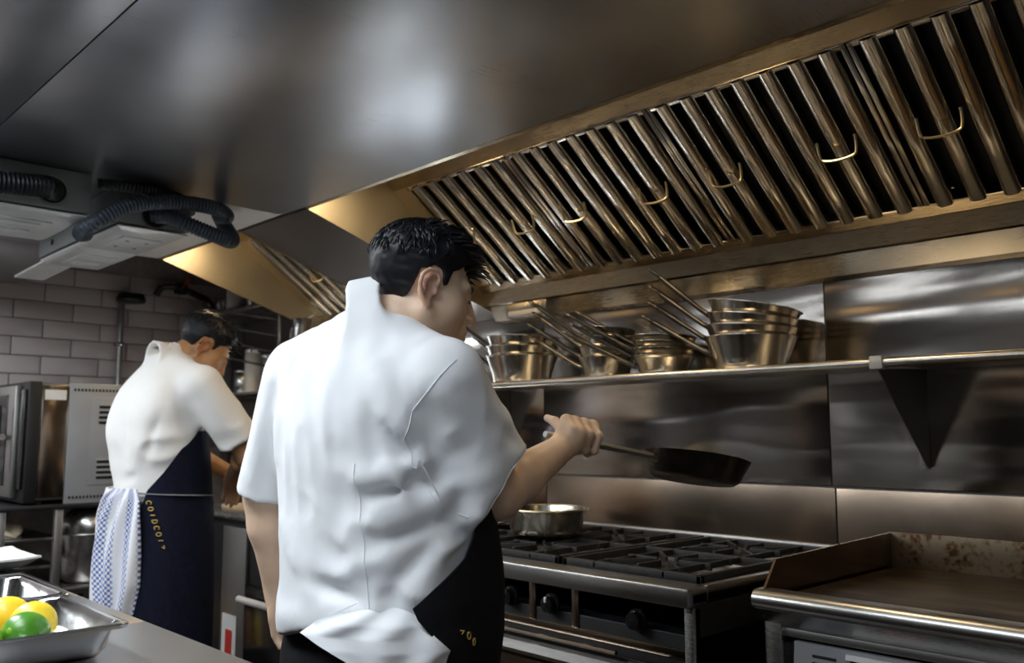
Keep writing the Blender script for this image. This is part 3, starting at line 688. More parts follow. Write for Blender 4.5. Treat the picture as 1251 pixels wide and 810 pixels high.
MB().box(OX1 - .012, OX1, OY0 + .055, OY0 + .165, OZ0 + .01, OZ1 - .01, .003).build('side_strip', 'steel_low', ov)
sp = MB().box(OX1 - .012, OX1 + .004, OY0 + .168, OY1, OZ0 - .02, OZ1 + .004, .004).build('vented_panel', 'grey_enamel', ov)
MB().box(OX1 + .003, OX1 + .008, OY0 + .26, OY1 - .04, OZ0 + .06, OZ1 - .06, .003).build('raised_panel', 'grey_enamel', sp)
sl = MB().box(OX1 + .0045, OX1 + .0058, -.004, .004, -.006, .006).mesh('vent_slot', 'dark_void')
off = BASE[sp.name]
for k in range(34):
    for zz in (OZ1 - .027, OZ0 + .008): link_mesh('vent_slot', sl, sp, (-off[0], OY0 + .19 + k * .0155 - off[1], zz - off[2]))
lv = MB().box(OX1 + .0085, OX1 + .010, -.10, .10, -.006, .006).mesh('louvre', 'dark_void'); rb = MB().box(OX1 + .008, OX1 + .014, -.105, .105, -.003, .003, .001).mesh('louvre_lip', 'grey_enamel')
for k in range(4):
    for base in (OZ1 - .105, OZ0 + .165):
        for yy in (OY0 + .40, ): link_mesh('louvre', lv, sp, (-off[0], yy - off[1], base - k * .024 - off[2])); link_mesh('louvre_lip', rb, sp, (-off[0], yy - off[1], base + .010 - k * .024 - off[2]))
MB().box(OX1 - .001, OX1 + .001, OY0 + .065, OY0 + .155, OZ1 - .075, OZ1 - .03).build('rating_label', 'white_paint', ov)
MB().box(OX1 + .004, OX1 + .0095, OY1 - .225, OY1 - .185, 1.19, 1.235).build('warning_sticker', 'yellow', ov)
for y in (OY0 + .08, OY1 - .08):
    for x in (OX1 - .06, OX0 + .06): MB().tube([(x, y, .935), (x, y, .957)], .015, 10).build('foot', 'black', ov)
st = thing('oven_stand', 'open dark steel stand with shelves under the combi oven', 'stand', (-4.7, 1.5, 0))
MB().box(-5.15, -4.27, 1.05, 1.90, .915, .936, .004).build('top_frame', 'black', st)
for x in (-5.12, -4.30):
    for y in (1.08, 1.31, 1.87): MB().box(x - .016, x + .016, y - .016, y + .016, 0, .915, .002).build('post', 'steel_dull', st)
for z in (.78, .66, .20): MB().box(-5.13, -4.29, 1.07, 1.32, z, z + .012, .002).build('shelf_board', 'steel', st)
MB().box(-5.13, -4.29, 1.33, 1.88, .55, .565, .002).build('shelf_board', 'steel_dull', st)
for i, (x, y, z) in enumerate(((-4.5, 1.16, .792), (-4.62, 1.2, .672))):
    t = thing('bread_loaf', ('pale' if i == 0 else 'golden') + (' bread loaf on the upper shelf of the oven stand' if i == 0 else ' bread loaf on the lower shelf of the oven stand'), 'bread', (x, y, z), 'loaves in the oven stand')
    rings = []
    for k in range(9):
        s = k / 8 * 2 - 1; e = math.sqrt(max(0.02, 1 - s * s)); rings.append([(x + s * .12, y + .055 * e * math.cos(q), z + .001 + .03 * e + .03 * e * math.sin(q) + (.03 - .03 * e) * .0) for q in [2 * math.pi * j / 14 for j in range(14)]])
    MB().loft(rings).build('crust', 'food' if i == 0 else 'food_brown', t, 60)
    for k in (-1, 0, 1): MB().tube([(x + k * .05 - .012, y - .03, z + .052), (x + k * .05, y, z + .061), (x + k * .05 + .012, y + .03, z + .052)], .004, 6).build('score_line', 'food_brown', t)
# steel mixing bowl with domed lid under the oven
t = thing('stock_pot', 'rounded steel pot with a domed lid under the combi oven', 'pot', (-4.42, 1.49, .565))
MB().lathe([(.0001, 0), (.09, 0), (.115, .02), (.122, .16), (.124, .25), (.119, .25), (.117, .16), (.11, .022), (.0001, .006)], (-4.42, 1.49, .565), 36).build('pot_body', 'steel', t, 50)
MB().lathe([(.126, .25), (.126, .262), (.116, .30), (.09, .33), (.05, .347), (.0001, .352), (.0001, .345), (.05, .341), (.088, .324), (.112, .296), (.12, .262), (.12, .25)], (-4.42, 1.49, .565), 36).build('lid', 'steel', t, 50)
MB().tube([(-4.42 + .127 * math.cos(q), 1.49 + .127 * math.sin(q), .565 + .225) for q in [2 * math.pi * k / 30 for k in range(30)]], .004, 8, closed=True).build('rim_band', 'steel_dull', t)
# bottles on the low shelf
def bottle(x, y, z, h, r, mat, label, cap='black'):
    t = thing('bottle', label, 'bottle', (x, y, z), 'bottles at the far end')
    MB().lathe([(.0001, 0), (r * .9, 0), (r, r * .2), (r, h * .58), (r * .85, h * .68), (r * .36, h * .80), (r * .36, h * .93), (.0001, h * .93)], (x, y, z), 18).build('glass', mat, t, 50)
    MB().lathe([(.0001, h * .92), (r * .42, h * .92), (r * .42, h), (.0001, h)], (x, y, z), 14).build('cap', cap, t)
for x, y, z, h, r, mat, lb, cp in ((-4.33, 1.335 + .05, .20, .30, .035, 'food_brown', 'brown bottle with red cap under the oven stand', 'red'), (-4.30, 1.50, .20, .26, .034, 'yellow', 'yellow squeeze bottle under the oven stand', 'yellow'), (-4.32, 1.60, .20, .30, .036, 'food_brown', 'amber bottle with black cap under the oven stand', 'black'), (-4.34, 1.70, .20, .28, .036, 'board', 'tan bottle with pale cap under the oven stand', 'white_paint'), (-4.36, 1.44, .20, .32, .036, 'clear_tub', 'clear bottle with black cap under the oven stand', 'black')):
    bottle(x, y, z, h, r, mat, lb, cp)
MB().box(-5.13, -4.25, 1.33, 1.88, .185, .20, .002).build('shelf_board', 'steel_dull', st)
# conduit with a round fitting, and pipes on the tiled wall
t = thing('conduit', 'grey vertical conduit with a round fitting on the tiled wall', 'pipe', (-5.17, 1.85, 1.3))
MB().tube([(-5.168, 1.85, .95), (-5.168, 1.85, 2.04)], .015, 12).build('pipe', 'steel_dull', t)
MB().lathe([(.0001, 0), (.075, 0), (.08, .012), (.07, .045), (.0001, .05)], (-5.10, 1.875, 2.0), 24).build('round_fitting', 'black', t)
for z in (1.2, 1.75): MB().box(-5.199, -5.15, 1.825, 1.875, z, z + .02, .003).build('clamp', 'steel', t)
t = thing('gas_pipe', 'dark bent pipe with valve near the top of the tiled wall', 'pipe', (-5.12, 2.2, 2.0))
MB().tube(spline([(-5.14, 2.03, 2.06), (-5.13, 2.06, 2.11), (-5.12, 2.14, 2.12), (-5.12, 2.27, 2.085), (-5.12, 2.36, 2.03), (-5.12, 2.37, 1.8), (-5.12, 2.37, 1.4)], 6), .02, 10).build('pipe', 'iron_handle', t)
MB().lathe([(.0001, -.03), (.035, -.03), (.038, 0), (.035, .03), (.0001, .03)], n=16, axis='y').xf(Matrix.Translation((-5.12, 2.17, 2.115))).build('valve', 'iron', t)
MB().tube([(-5.09, 2.17, 2.12), (-5.02, 2.17, 2.15), (-4.97, 2.16, 2.15)], .008, 8).build('valve_lever', 'red', t)
# two shelves with steel canisters and a slanting plate rack on the cookline wall's far end
def shelf2(z, x0, x1, label):
    t = thing('storage_shelf', label, 'shelf', ((x0 + x1) / 2, YN, z))
    MB().box(x0, x1, 2.22, YN - .004, z - .022, z, .003).build('shelf_board', 'steel', t)
    for x in (x0 + .1, x1 - .1): MB().prism([(2.26, z - .022), (YN - .004, z - .022), (YN - .004, z - .16)], 'x', x - .003, x + .003).build('bracket', 'steel_dull', t)
    return t
shelf2(1.94, -5.15, -4.02, 'upper steel shelf with canisters behind the rear cook')
lowsh = shelf2(1.472, -5.15, -4.02, 'lower steel shelf with canisters behind the rear cook')
def canister(x, y, z, r, h, label, mat='steel'):
    t = thing('canister', label, 'canister', (x, y, z), 'canisters on the far shelves')
    MB().lathe([(.0001, 0), (r - .004, 0), (r, .005), (r, h * .86), (r - .003, h * .88), (r - .003, h * .9), (.0001, h * .9)], (x, y, z), 24).build('body', mat, t, 50)
    MB().lathe([(.0001, h * .9), (r + .002, h * .9), (r + .002, h * .97), (r * .7, h), (.0001, h)], (x, y, z), 24).build('lid', 'steel', t)
canister(-4.66, 2.30, 1.94, .055, .15, 'bright steel canister on the upper far shelf above the rear cook', 'white_paint')
canister(-4.86, 2.32, 1.94, .045, .11, 'small steel canister left of the bright one on the upper far shelf')
canister(-4.46, 2.32, 1.94, .05, .10, 'low steel canister right of the bright one on the upper far shelf')
canister(-4.42, 2.29, 1.472, .042, .24, 'tall bright steel canister on the lower far shelf', 'white_paint')
canister(-4.56, 2.31, 1.472, .05, .13, 'squat steel canister on the lower far shelf beside the tall one')
canister(-4.27, 2.31, 1.472, .045, .20, 'dark lidded canister at the right of the lower far shelf', 'steel_dull')
t = thing('wire_rack', 'slanting wire rack rods between the two far shelves', 'rack', (-4.5, 2.3, 1.5))
for k in range(4):
    z = 1.60 + k * .085
    MB().tube([(-4.95, 2.235, z + .13), (-4.05, 2.235, z - .02)], .006, 8).build('rod', 'steel', t)
for x in (-4.97, -4.04): MB().tube([(x, 2.235, 1.48), (x, 2.235, 1.915)], .009, 8).build('upright', 'steel', t)
# hanging jug/pots right of the far shelves
t = thing('steel_jug', 'shiny steel jug hanging under the far hood end', 'jug', (-4.10, 2.34, 1.60))
MB().lathe([(.0001, 0), (.05, 0), (.056, .01), (.05, .10), (.045, .16), (.05, .20), (.047, .20), (.042, .16), (.047, .10), (.05, .012), (.0001, .006)], (-3.93, 2.30, 1.63), 24).build('body', 'steel_tray', t, 50)
MB().tube(spline([(-3.985, 2.30, 1.80), (-4.03, 2.30, 1.79), (-4.035, 2.30, 1.72), (-3.985, 2.30, 1.68)], 5), .005, 8).build('handle', 'steel', t)
MB().tube([(-3.93, 2.30, 1.83), (-3.93, 2.40, 1.87), (-3.93, 2.545, 1.875)], .004, 6).build('hook', 'steel', t)

# ================================================================ REAR COOK'S WORK STATION
ws = thing('work_table', 'dark steel work station with oven handle where the rear cook stands', 'counter', (-3.3, 2.1, 0))
WX0, WX1 = -3.98, -2.64
MB().box(WX0, WX1, 1.74, 2.54, .895, .925, .004).build('worktop', 'steel', ws)
MB().box(WX0 + .01, WX1 - .01, 1.78, 2.53, .10, .895, .004).build('cabinet_body', 'black', ws)
dd = MB().box(-3.40, -2.70, 1.762, 1.781, .16, .64, .004).build('oven_door', 'black_gloss', ws)
MB().tube([(-3.40, 1.735, .585), (-2.74, 1.735, .585)], .014, 12).build('door_handle', 'white_paint', dd)
for x in (-3.38, -2.76): MB().tube([(x, 1.735, .585), (x, 1.764, .585)], .008, 8).build('handle_stem', 'steel', dd)
MB().box(-3.62, -3.41, 1.766, 1.781, .16, .86, .003).build('side_door', 'steel_dull', ws)
MB().box(-3.595, -3.47, 1.7625, 1.767, .28, .50, .0).build('notice', 'white_paint', ws)
MB().box(-3.56, -3.50, 1.7615, 1.7627, .34, .44, .0).build('notice_print', 'red', ws)
for i in range(4):
    k = MB().lathe([(.0001, 0), (.024, .002), (.022, .026), (.0001, .028)], n=16, axis='y').xf(Matrix.Translation((-3.30 + i * .14, 1.779, .79)) @ Matrix.Rotation(math.pi, 4, 'Z')).build('knob', 'black_gloss', ws)
for x in (WX0 + .08, WX1 - .08):
    for y in (1.84, 2.46): MB().tube([(x, y, 0), (x, y, .101)], .02, 10).build('foot', 'steel_dull', ws)
t = tag(MB().box(-3.72, -3.36, 1.80, 2.05, .925, .943, .005).build('cutting_board', 'board'), 'wooden cutting board in front of the rear cook', 'board')
t = thing('dough', 'crumpled pale dough under the rear cook\'s hand', 'food', (-3.54, 1.86, .943))
rings = []
for k in range(8):
    s = k / 7 * 2 - 1; e = math.sqrt(max(.03, 1 - s * s))
    rings.append([(-3.54 + s * .09, 1.88 + .06 * e * math.cos(q) * (1 + .2 * math.sin(3 * q + k)), .944 + .03 * e + .03 * e * math.sin(q)) for q in [2 * math.pi * j / 14 for j in range(14)]])
MB().loft(rings).build('dough_lump', 'food', t, 60)
canister(-3.22, 1.90, .925, .055, .10, 'steel pot with shiny side on the rear work station', 'steel_tray')
bottle(-3.08, 1.95, .925, .22, .032, 'clear_tub', 'clear bottle on the rear work station')
t = thing('packet', 'blue and white packet on the rear work station beside the rear cook', 'packet', (-3.47, 2.12, .925))
MB().prism([(2.06, .925), (2.20, .925), (2.18, 1.08), (2.09, 1.08)], 'x', -3.56, -3.36).build('pouch', 'white_paint', t)
MB().prism([(2.069, .97), (2.191, .97), (2.184, 1.03), (2.078, 1.03)], 'x', -3.562, -3.358).build('printed_band', 'blue', t)
# ================================================================ FIGURES: signed-distance sculpting (numpy) and surface nets
def smin(a, b, k):
    h = np.clip(.5 + .5 * (b - a) / k, 0, 1); return b + (a - b) * h - k * h * (1 - h)
def smax(a, b, k): return -smin(-a, -b, k)
def V3(*a): return np.array(a, dtype=np.float64)
def rcone(p, a, b, ra, rb):
    a = np.asarray(a, float); b = np.asarray(b, float); ba = b - a; pa = p - a
    t = np.clip(pa @ ba / max(1e-12, ba @ ba), 0, 1)
    return np.sqrt(((pa - t[:, None] * ba) ** 2).sum(1)) - (ra + (rb - ra) * t)
def ell(p, c, r, M=None):
    q = p - np.asarray(c, float)
    if M is not None: q = q @ M            # columns of M are the ellipsoid's axes
    r = np.asarray(r, float); k0 = np.sqrt(((q / r) ** 2).sum(1)); k1 = np.sqrt(((q / r ** 2) ** 2).sum(1)) + 1e-9
    return k0 * (k0 - 1) / k1
def chain(p, pts, rs, k=.0):
    d = None
    for i in range(len(pts) - 1):
        e = rcone(p, pts[i], pts[i + 1], rs[i], rs[i + 1]); d = e if d is None else (np.minimum(d, e) if k == 0 else smin(d, e, k))
    return d
def unit(v): v = np.asarray(v, float); return v / np.linalg.norm(v)
def frame(yaw_dir, pitch=0, roll=0):
    """columns: right, forward, up of a part facing yaw_dir (x, y), nodding down by pitch degrees"""
    f = unit((yaw_dir[0], yaw_dir[1], 0)); r = np.cross(f, (0, 0, 1)); u = V3(0, 0, 1)
    c, s = np.cos(np.radians(pitch)), np.sin(np.radians(pitch)); f2 = f * c - u * s; u2 = u * c + f * s
    c, s = np.cos(np.radians(roll)), np.sin(np.radians(roll)); r2 = r * c + u2 * s; u3 = u2 * c - r * s
    return np.stack([r2, f2, u3], 1)
class Tab:
    """smooth table of torso centre and radii against height"""
    def __init__(s, rows):
        rows = sorted(rows); z = np.array([r[0] for r in rows]); s.z = np.linspace(z[0], z[-1], 200); s.c = []
        for j in range(1, 5):
            v = np.array([r[j] for r in rows]); m = np.gradient(v, z)
            i = np.clip(np.searchsorted(z, s.z) - 1, 0, len(z) - 2); h = z[i + 1] - z[i]; t = (s.z - z[i]) / h
            s.c.append((2 * t ** 3 - 3 * t ** 2 + 1) * v[i] + (t ** 3 - 2 * t ** 2 + t) * h * m[i] + (-2 * t ** 3 + 3 * t ** 2) * v[i + 1] + (t ** 3 - t ** 2) * h * m[i + 1])
    def __call__(s, z): return [np.interp(z, s.z, c) for c in s.c]
def torso(L, tab, grow=0., e=2.3):
    cx, cy, rx, ry = tab(L[:, 2]); rx = rx + grow; ry = ry + grow
    q = (np.abs((L[:, 0] - cx) / rx) ** e + np.abs((L[:, 1] - cy) / ry) ** e) ** (1 / e)
    return (q - 1) * np.minimum(rx, ry) * .85
def axis_pts(lo, hi, fine, h0, h1):
    """coordinates from lo to hi with step h1 inside the fine interval, h0 outside"""
    a, b = max(lo, fine[0]), min(hi, fine[1])
    o_ = []
    if a > lo: n = max(1, int(np.ceil((a - lo) / h0))); o_ += list(np.linspace(lo, a, n, endpoint=False))
    n = max(1, int(np.ceil((b - a) / h1))); o_ += list(np.linspace(a, b, n, endpoint=False))
    if b < hi: n = max(1, int(np.ceil((hi - b) / h0))); o_ += list(np.linspace(b, hi, n, endpoint=False))
    return np.array(o_ + [hi])
def surface(fn, X, Y, Z, B=10):
    """sparse evaluation of fn on the grid and naive surface nets; returns verts, quads"""
    nx, ny, nz = len(X), len(Y), len(Z); D = np.empty((nx, ny, nz), np.float32)
    bx = [(i, min(i + B, nx)) for i in range(0, nx, B)]; by = [(i, min(i + B, ny)) for i in range(0, ny, B)]; bz = [(i, min(i + B, nz)) for i in range(0, nz, B)]
    cs = []; hd = []; idx = []
    for a in bx:
        for b in by:
            for c in bz:
                x0, x1, y0, y1, z0, z1 = X[a[0]], X[a[1] - 1], Y[b[0]], Y[b[1] - 1], Z[c[0]], Z[c[1] - 1]
                cs.append(((x0 + x1) / 2, (y0 + y1) / 2, (z0 + z1) / 2)); hd.append(.5 * math.sqrt((x1 - x0) ** 2 + (y1 - y0) ** 2 + (z1 - z0) ** 2)); idx.append((a, b, c))
    cd = fn(np.array(cs)); hd = np.array(hd); near = np.abs(cd) < hd * 1.35 + .022
    batch = []; tot = 0
    def flush():
        if not batch: return
        P = []
        for a, b, c in batch:
            g = np.meshgrid(X[a[0]:a[1]], Y[b[0]:b[1]], Z[c[0]:c[1]], indexing='ij'); P.append(np.stack([q.ravel() for q in g], 1))
        d = fn(np.concatenate(P)); k = 0
        for (a, b, c), q in zip(batch, P):
            D[a[0]:a[1], b[0]:b[1], c[0]:c[1]] = d[k:k + len(q)].reshape(a[1] - a[0], b[1] - b[0], c[1] - c[0]); k += len(q)
        batch.clear()
    for i, (a, b, c) in enumerate(idx):
        if near[i]:
            batch.append((a, b, c)); tot += B ** 3
            if tot > 250000: flush(); tot = 0
        else: D[a[0]:a[1], b[0]:b[1], c[0]:c[1]] = cd[i]
    flush()
    S = D < 0; cnt = np.zeros((nx - 1, ny - 1, nz - 1), np.uint8)
    for i in (0, 1):
        for j in (0, 1):
            for k in (0, 1): cnt += S[i:nx - 1 + i, j:ny - 1 + j, k:nz - 1 + k]
    I, J, K = np.nonzero((cnt > 0) & (cnt < 8)); n = len(I)
    acc = np.zeros((n, 3)); num = np.zeros(n)
    cor = [(i, j, k) for i in (0, 1) for j in (0, 1) for k in (0, 1)]
    dv = {c: D[I + c[0], J + c[1], K + c[2]].astype(float) for c in cor}; pv = {c: np.stack([X[I + c[0]], Y[J + c[1]], Z[K + c[2]]], 1) for c in cor}
    for c in cor:
        for ax in range(3):
            if c[ax]: continue
            e = list(c); e[ax] = 1; e = tuple(e); a, b = dv[c], dv[e]; m = (a < 0) != (b < 0)
            t = np.where(m, a / np.where(m, a - b, 1), 0)[:, None]
            acc += np.where(m[:, None], pv[c] + (pv[e] - pv[c]) * t, 0); num += m
    verts = acc / num[:, None]
    lut = -np.ones(cnt.shape, np.int32); lut[I, J, K] = np.arange(n); quads = []
    for ax in range(3):
        a = [slice(None)] * 3; b = [slice(None)] * 3; a[ax] = slice(0, -1); b[ax] = slice(1, None)
        m = S[tuple(a)] != S[tuple(b)]; i, j, k = np.nonzero(m); ii = [i, j, k]; o1, o2 = [q for q in range(3) if q != ax]
        ok = (ii[o1] > 0) & (ii[o2] > 0) & (ii[o1] < (nx, ny, nz)[o1] - 1) & (ii[o2] < (nx, ny, nz)[o2] - 1); ii = [q[ok] for q in ii]
        def cell(d1, d2):
            q = [None] * 3; q[ax] = ii[ax]; q[o1] = ii[o1] - d1; q[o2] = ii[o2] - d2; return lut[q[0], q[1], q[2]]
        Q = np.stack([cell(1, 1), cell(0, 1), cell(0, 0), cell(1, 0)], 1)
        flip = S[tuple(a)][m][ok] if ax != 1 else ~S[tuple(a)][m][ok]
        Q[~flip] = Q[~flip][:, ::-1]; quads.append(Q)
    quads = np.concatenate(quads); quads = quads[(quads >= 0).all(1)]
    return verts, quads
def relax(verts, quads, it=2, lam=.5):
    n = len(verts); e = np.concatenate([quads[:, [0, 1]], quads[:, [1, 2]], quads[:, [2, 3]], quads[:, [3, 0]]])
    deg = np.bincount(e[:, 0], minlength=n) + np.bincount(e[:, 1], minlength=n)
    for _ in range(it):
        s = np.stack([np.bincount(e[:, 0], verts[e[:, 1], j], n) + np.bincount(e[:, 1], verts[e[:, 0], j], n) for j in range(3)], 1)
        verts = verts + lam * (s / np.maximum(deg, 1)[:, None] - verts)
    return verts
def project(fn, pts, it=6, off=0.):
    p = np.array(pts, float); h = 1e-3
    for _ in range(it):
        d = fn(p) - off; g = np.stack([fn(p + np.eye(3)[i] * h) - fn(p - np.eye(3)[i] * h) for i in range(3)], 1) / (2 * h)
        p = p - g * (d / np.maximum(1e-6, (g ** 2).sum(1)))[:, None]
    return p
def value_noise(p, s, seed=0):
    """smooth lattice noise in -1..1"""
    q = p * s + seed * 17.3; i = np.floor(q).astype(np.int64); f = q - i; f = f * f * (3 - 2 * f); o_ = 0
    def hsh(a): 
        h = (a[:, 0] * 73856093) ^ (a[:, 1] * 19349663) ^ (a[:, 2] * 83492791) ^ (seed * 2654435); h = (h ^ (h >> 13)) * 1274126177; return ((h & 0xffff) / 32767.5) - 1
    for dx in (0, 1):
        for dy in (0, 1):
            for dz in (0, 1):
                w = (f[:, 0] if dx else 1 - f[:, 0]) * (f[:, 1] if dy else 1 - f[:, 1]) * (f[:, 2] if dz else 1 - f[:, 2]); o_ = o_ + w * hsh(i + np.array((dx, dy, dz)))
    return o_
def folds(p, segs):
    """soft cloth ridges (amp > 0) and furrows (amp < 0): (a, b, width, amp)"""
    o_ = np.zeros(len(p))
    for a, b, w_, am in segs:
        a = np.asarray(a, float); b = np.asarray(b, float); ba = b - a; pa = p - a; t = np.clip(pa @ ba / (ba @ ba), 0, 1)
        d2 = ((pa - t[:, None] * ba) ** 2).sum(1); o_ += am * np.exp(-d2 / w_ ** 2) * np.sin(np.pi * np.clip(t * .86 + .07, 0, 1)) ** .6
    return o_
# ---------------------------------------------------------------- canonical head: x right, y forward, z up, origin between the ears
def head_sdf(q, jaw=1.0):
    m = np.abs(q[:, 0]); s = np.stack([m, q[:, 1], q[:, 2]], 1)
    d = ell(q, (0, -.014, .046), (.0755, .096, .083))
    d = smin(d, ell(q, (0, .030, -.022), (.064, .066, .082)), .03)
    d = smin(d, rcone(s, (.050, -.002, -.050), (.010, .074, -.096), .020 * jaw, .019), .028)      # jaw
    d = smin(d, ell(s, (.040, .050, -.028), (.030, .030, .034)), .022)                              # cheek
    d = smin(d, ell(q, (0, .080, -.100), (.020, .015, .014)), .016)                                # chin
    d = smin(d, rcone(s, (.008, .087, .024), (.040, .076, .024), .010, .009), .016)                # brow
    d = smax(d, -ell(s, (.031, .099, .004), (.017, .013, .011)), .012)                              # eye socket
    d = smin(d, ell(s, (.031, .0785, .004), (.0135, .0125, .0115)), .004)                           # closed lid
    d = smin(d, rcone(s, (.020, .0900, -.001), (.042, .081, -.001), .0022, .0018), .004)            # lash line
    d = smin(d, chain(q, [(0, .091, .016), (0, .104, -.010), (0, .113, -.030)], [.0075, .0085, .0105]), .012)   # nose
    d = smin(d, ell(s, (.0115, .101, -.034), (.0075, .010, .0075)), .006)
    d = smin(d, ell(q, (0, .089, -.062), (.026, .016, .020)), .014)                                # mouth mound
    d = smin(d, rcone(s, (.0, .1035, -.0565), (.018, .095, -.0600), .0055, .0035), .006)
    d = smin(d, rcone(s, (.0, .1015, -.0695), (.016, .094, -.0665), .0062, .0040), .006)
    d = smax(d, -rcone(s, (.0, .1085, -.0628), (.020, .0975, -.0632), .0018, .0012), .004)          # mouth line
    # ear: plate, helix, antihelix, lobe, tragus
    E = frame((0.30, 1.0), 0)                      # ears flare back
    e = ell(s, (.074, -.012, -.004), (.0065, .018, .029))
    hx = [(.072, .006, -.004), (.078, .010, .016), (.084, .000, .029), (.088, -.017, .029), (.090, -.029, .016), (.088, -.030, -.001), (.084, -.023, -.018), (.078, -.012, -.031)]
    e = smin(e, chain(s, hx, [.0032, .0036, .0042, .0046, .0046, .0042, .004, .0055]), .004)
    e = smin(e, chain(s, [(.083, -.010, .017), (.086, -.020, .006), (.083, -.017, -.012)], [.003, .0036, .003]), .004)
    e = smin(e, ell(s, (.077, -.006, -.033), (.005, .008, .010)), .004)
    e = smin(e, ell(s, (.077, .006, -.008), (.005, .005, .007)), .004)
    e = smax(e, -ell(s, (.085, -.004, -.006), (.008, .009, .014)), .004)
    return smin(d, e, .006)
def hair_base(q):
    return smin(ell(q, (0, -.014, .046), (.0755, .096, .083)), ell(q, (0, .030, -.022), (.064, .066, .082)), .03)
def wrinkles(p, scale, seed, dirs=(1, 1, .5)):
    """ridged noise: sharp creases between soft lobes"""
    return (.5 - np.abs(value_noise(p * V3(*dirs), scale, seed))) * 2
# ---------------------------------------------------------------- the front cook: measures (world metres)
class Fig: pass
def mk_frame(F, O, face):
    F.O = V3(O[0], O[1], 0); F.ey = unit((face[0], face[1], 0)); F.ex = V3(F.ey[1], -F.ey[0], 0)
    F.loc = lambda p: np.stack([(p - F.O) @ F.ex, (p - F.O) @ F.ey, p[:, 2]], 1)
    F.wld = lambda l: F.O + np.outer(np.atleast_2d(l)[:, 0], F.ex) + np.outer(np.atleast_2d(l)[:, 1], F.ey) + np.outer(np.atleast_2d(l)[:, 2], V3(0, 0, 1))
def mk_head(F, c, yaw, pitch, hs=1.0):
    F.Hc = V3(*c); F.HF = frame(yaw, pitch); F.hs = hs
    F.hl = lambda p: (p - F.Hc) @ F.HF / F.hs
    F.hw = lambda *v: F.Hc + F.HF @ V3(*v) * F.hs
def arm_sdf(p, S, E, W, r=(.058, .046, .042, .027)):
    mid = S + (E - S) * .45; fm = E + (W - E) * .3
    d = rcone(p, S, mid, r[0], r[0] * .92); d = smin(d, rcone(p, mid, E, r[0] * .92, r[1]), .02)
    d = smin(d, rcone(p, E, fm, r[1] * .98, r[2] * 1.02), .02); return smin(d, rcone(p, fm, W, r[2] * 1.02, r[3]), .02)
def grip_hand(p, A, d, b, W, thumb, hr=.011, sc=1.0):
    """fist closed round a bar through A along d; b is where the back of the hand looks; W the wrist; thumb a list of points"""
    d = unit(d); b = unit(b - d * (b @ d)); w_ = np.cross(d, b)
    if w_[2] > 0: w_ = -w_
    out = None
    for off, ln, fr in ((.033, 1.0, .0095), (.011, 1.06, .0098), (-.011, 1.0, .0094), (-.031, .88, .0082)):
        base = A + d * off * sc; pts = []
        for th, rr in ((-42, .037), (22, .036), (82, hr + .016), (150, hr + .011), (205, hr + .010)):
            th = -42 + (th + 42) * (ln if th > 22 else 1); t = np.radians(th); pts.append(base + (b * np.cos(t) + w_ * np.sin(t)) * rr * sc)
        e = chain(p, pts, [fr * 1.12 * sc, fr * sc, fr * .95 * sc, fr * .86 * sc, fr * .74 * sc], .004)
        out = e if out is None else smin(out, e, .0035)
        out = smin(out, rcone(p, W + d * off * .45 + b * .004, pts[0], .016 * sc, .0125 * sc), .012)
    out = smin(out, ell(p, (W + A + b * .028) / 2 + b * .006, (.024 * sc,) * 3), .02)
    th = chain(p, thumb, [.0155 * sc, .0125 * sc, .0105 * sc, .0085 * sc][:len(thumb)], .005)
    return smin(out, th, .008)
def relaxed_hand(p, W, dn, palm, sc=1.0, curl=22):
    """hanging hand: dn = direction of the hand, palm = where the palm looks; thumb on the side given by palm x dn"""
    dn = unit(dn); palm = unit(palm - dn * (palm @ dn)); sd = np.cross(palm, dn)
    M = np.stack([sd, palm, dn], 1)
    out = ell(p, W + dn * .050 * sc, (.037 * sc, .017 * sc, .054 * sc), M)
    out = smin(out, rcone(p, W - dn * .02, W + dn * .02, .026 * sc, .024 * sc), .02)
    for off, ln, fr, cv in ((.027, .070, .0085, 0), (.009, .078, .0090, 3), (-.009, .073, .0086, 7), (-.026, .058, .0075, 12)):
        q = W + dn * (.086 - abs(off) * .25) * sc + sd * off * sc; pts = [q]; a = np.radians(curl * .6 + cv)
        for k, fl in enumerate((.46, .30, .24)):
            q = q + (dn * np.cos(a) + palm * np.sin(a)) * ln * fl * sc; pts.append(q); a += np.radians(curl + cv * .6)
        out = smin(out, chain(p, pts, [fr * 1.1 * sc, fr * sc, fr * .9 * sc, fr * .75 * sc], .003), .006)
    t0 = W + dn * .025 * sc + sd * .026 * sc + palm * .004; t1 = t0 + (dn * .72 + sd * .55 + palm * .35) * .036 * sc; t2 = t1 + (dn * .88 + sd * .15 + palm * .4) * .030 * sc
    return smin(out, chain(p, [W + dn * .02, t0, t1, t2], [.016 * sc, .015 * sc, .0115 * sc, .0085 * sc], .004), .01)

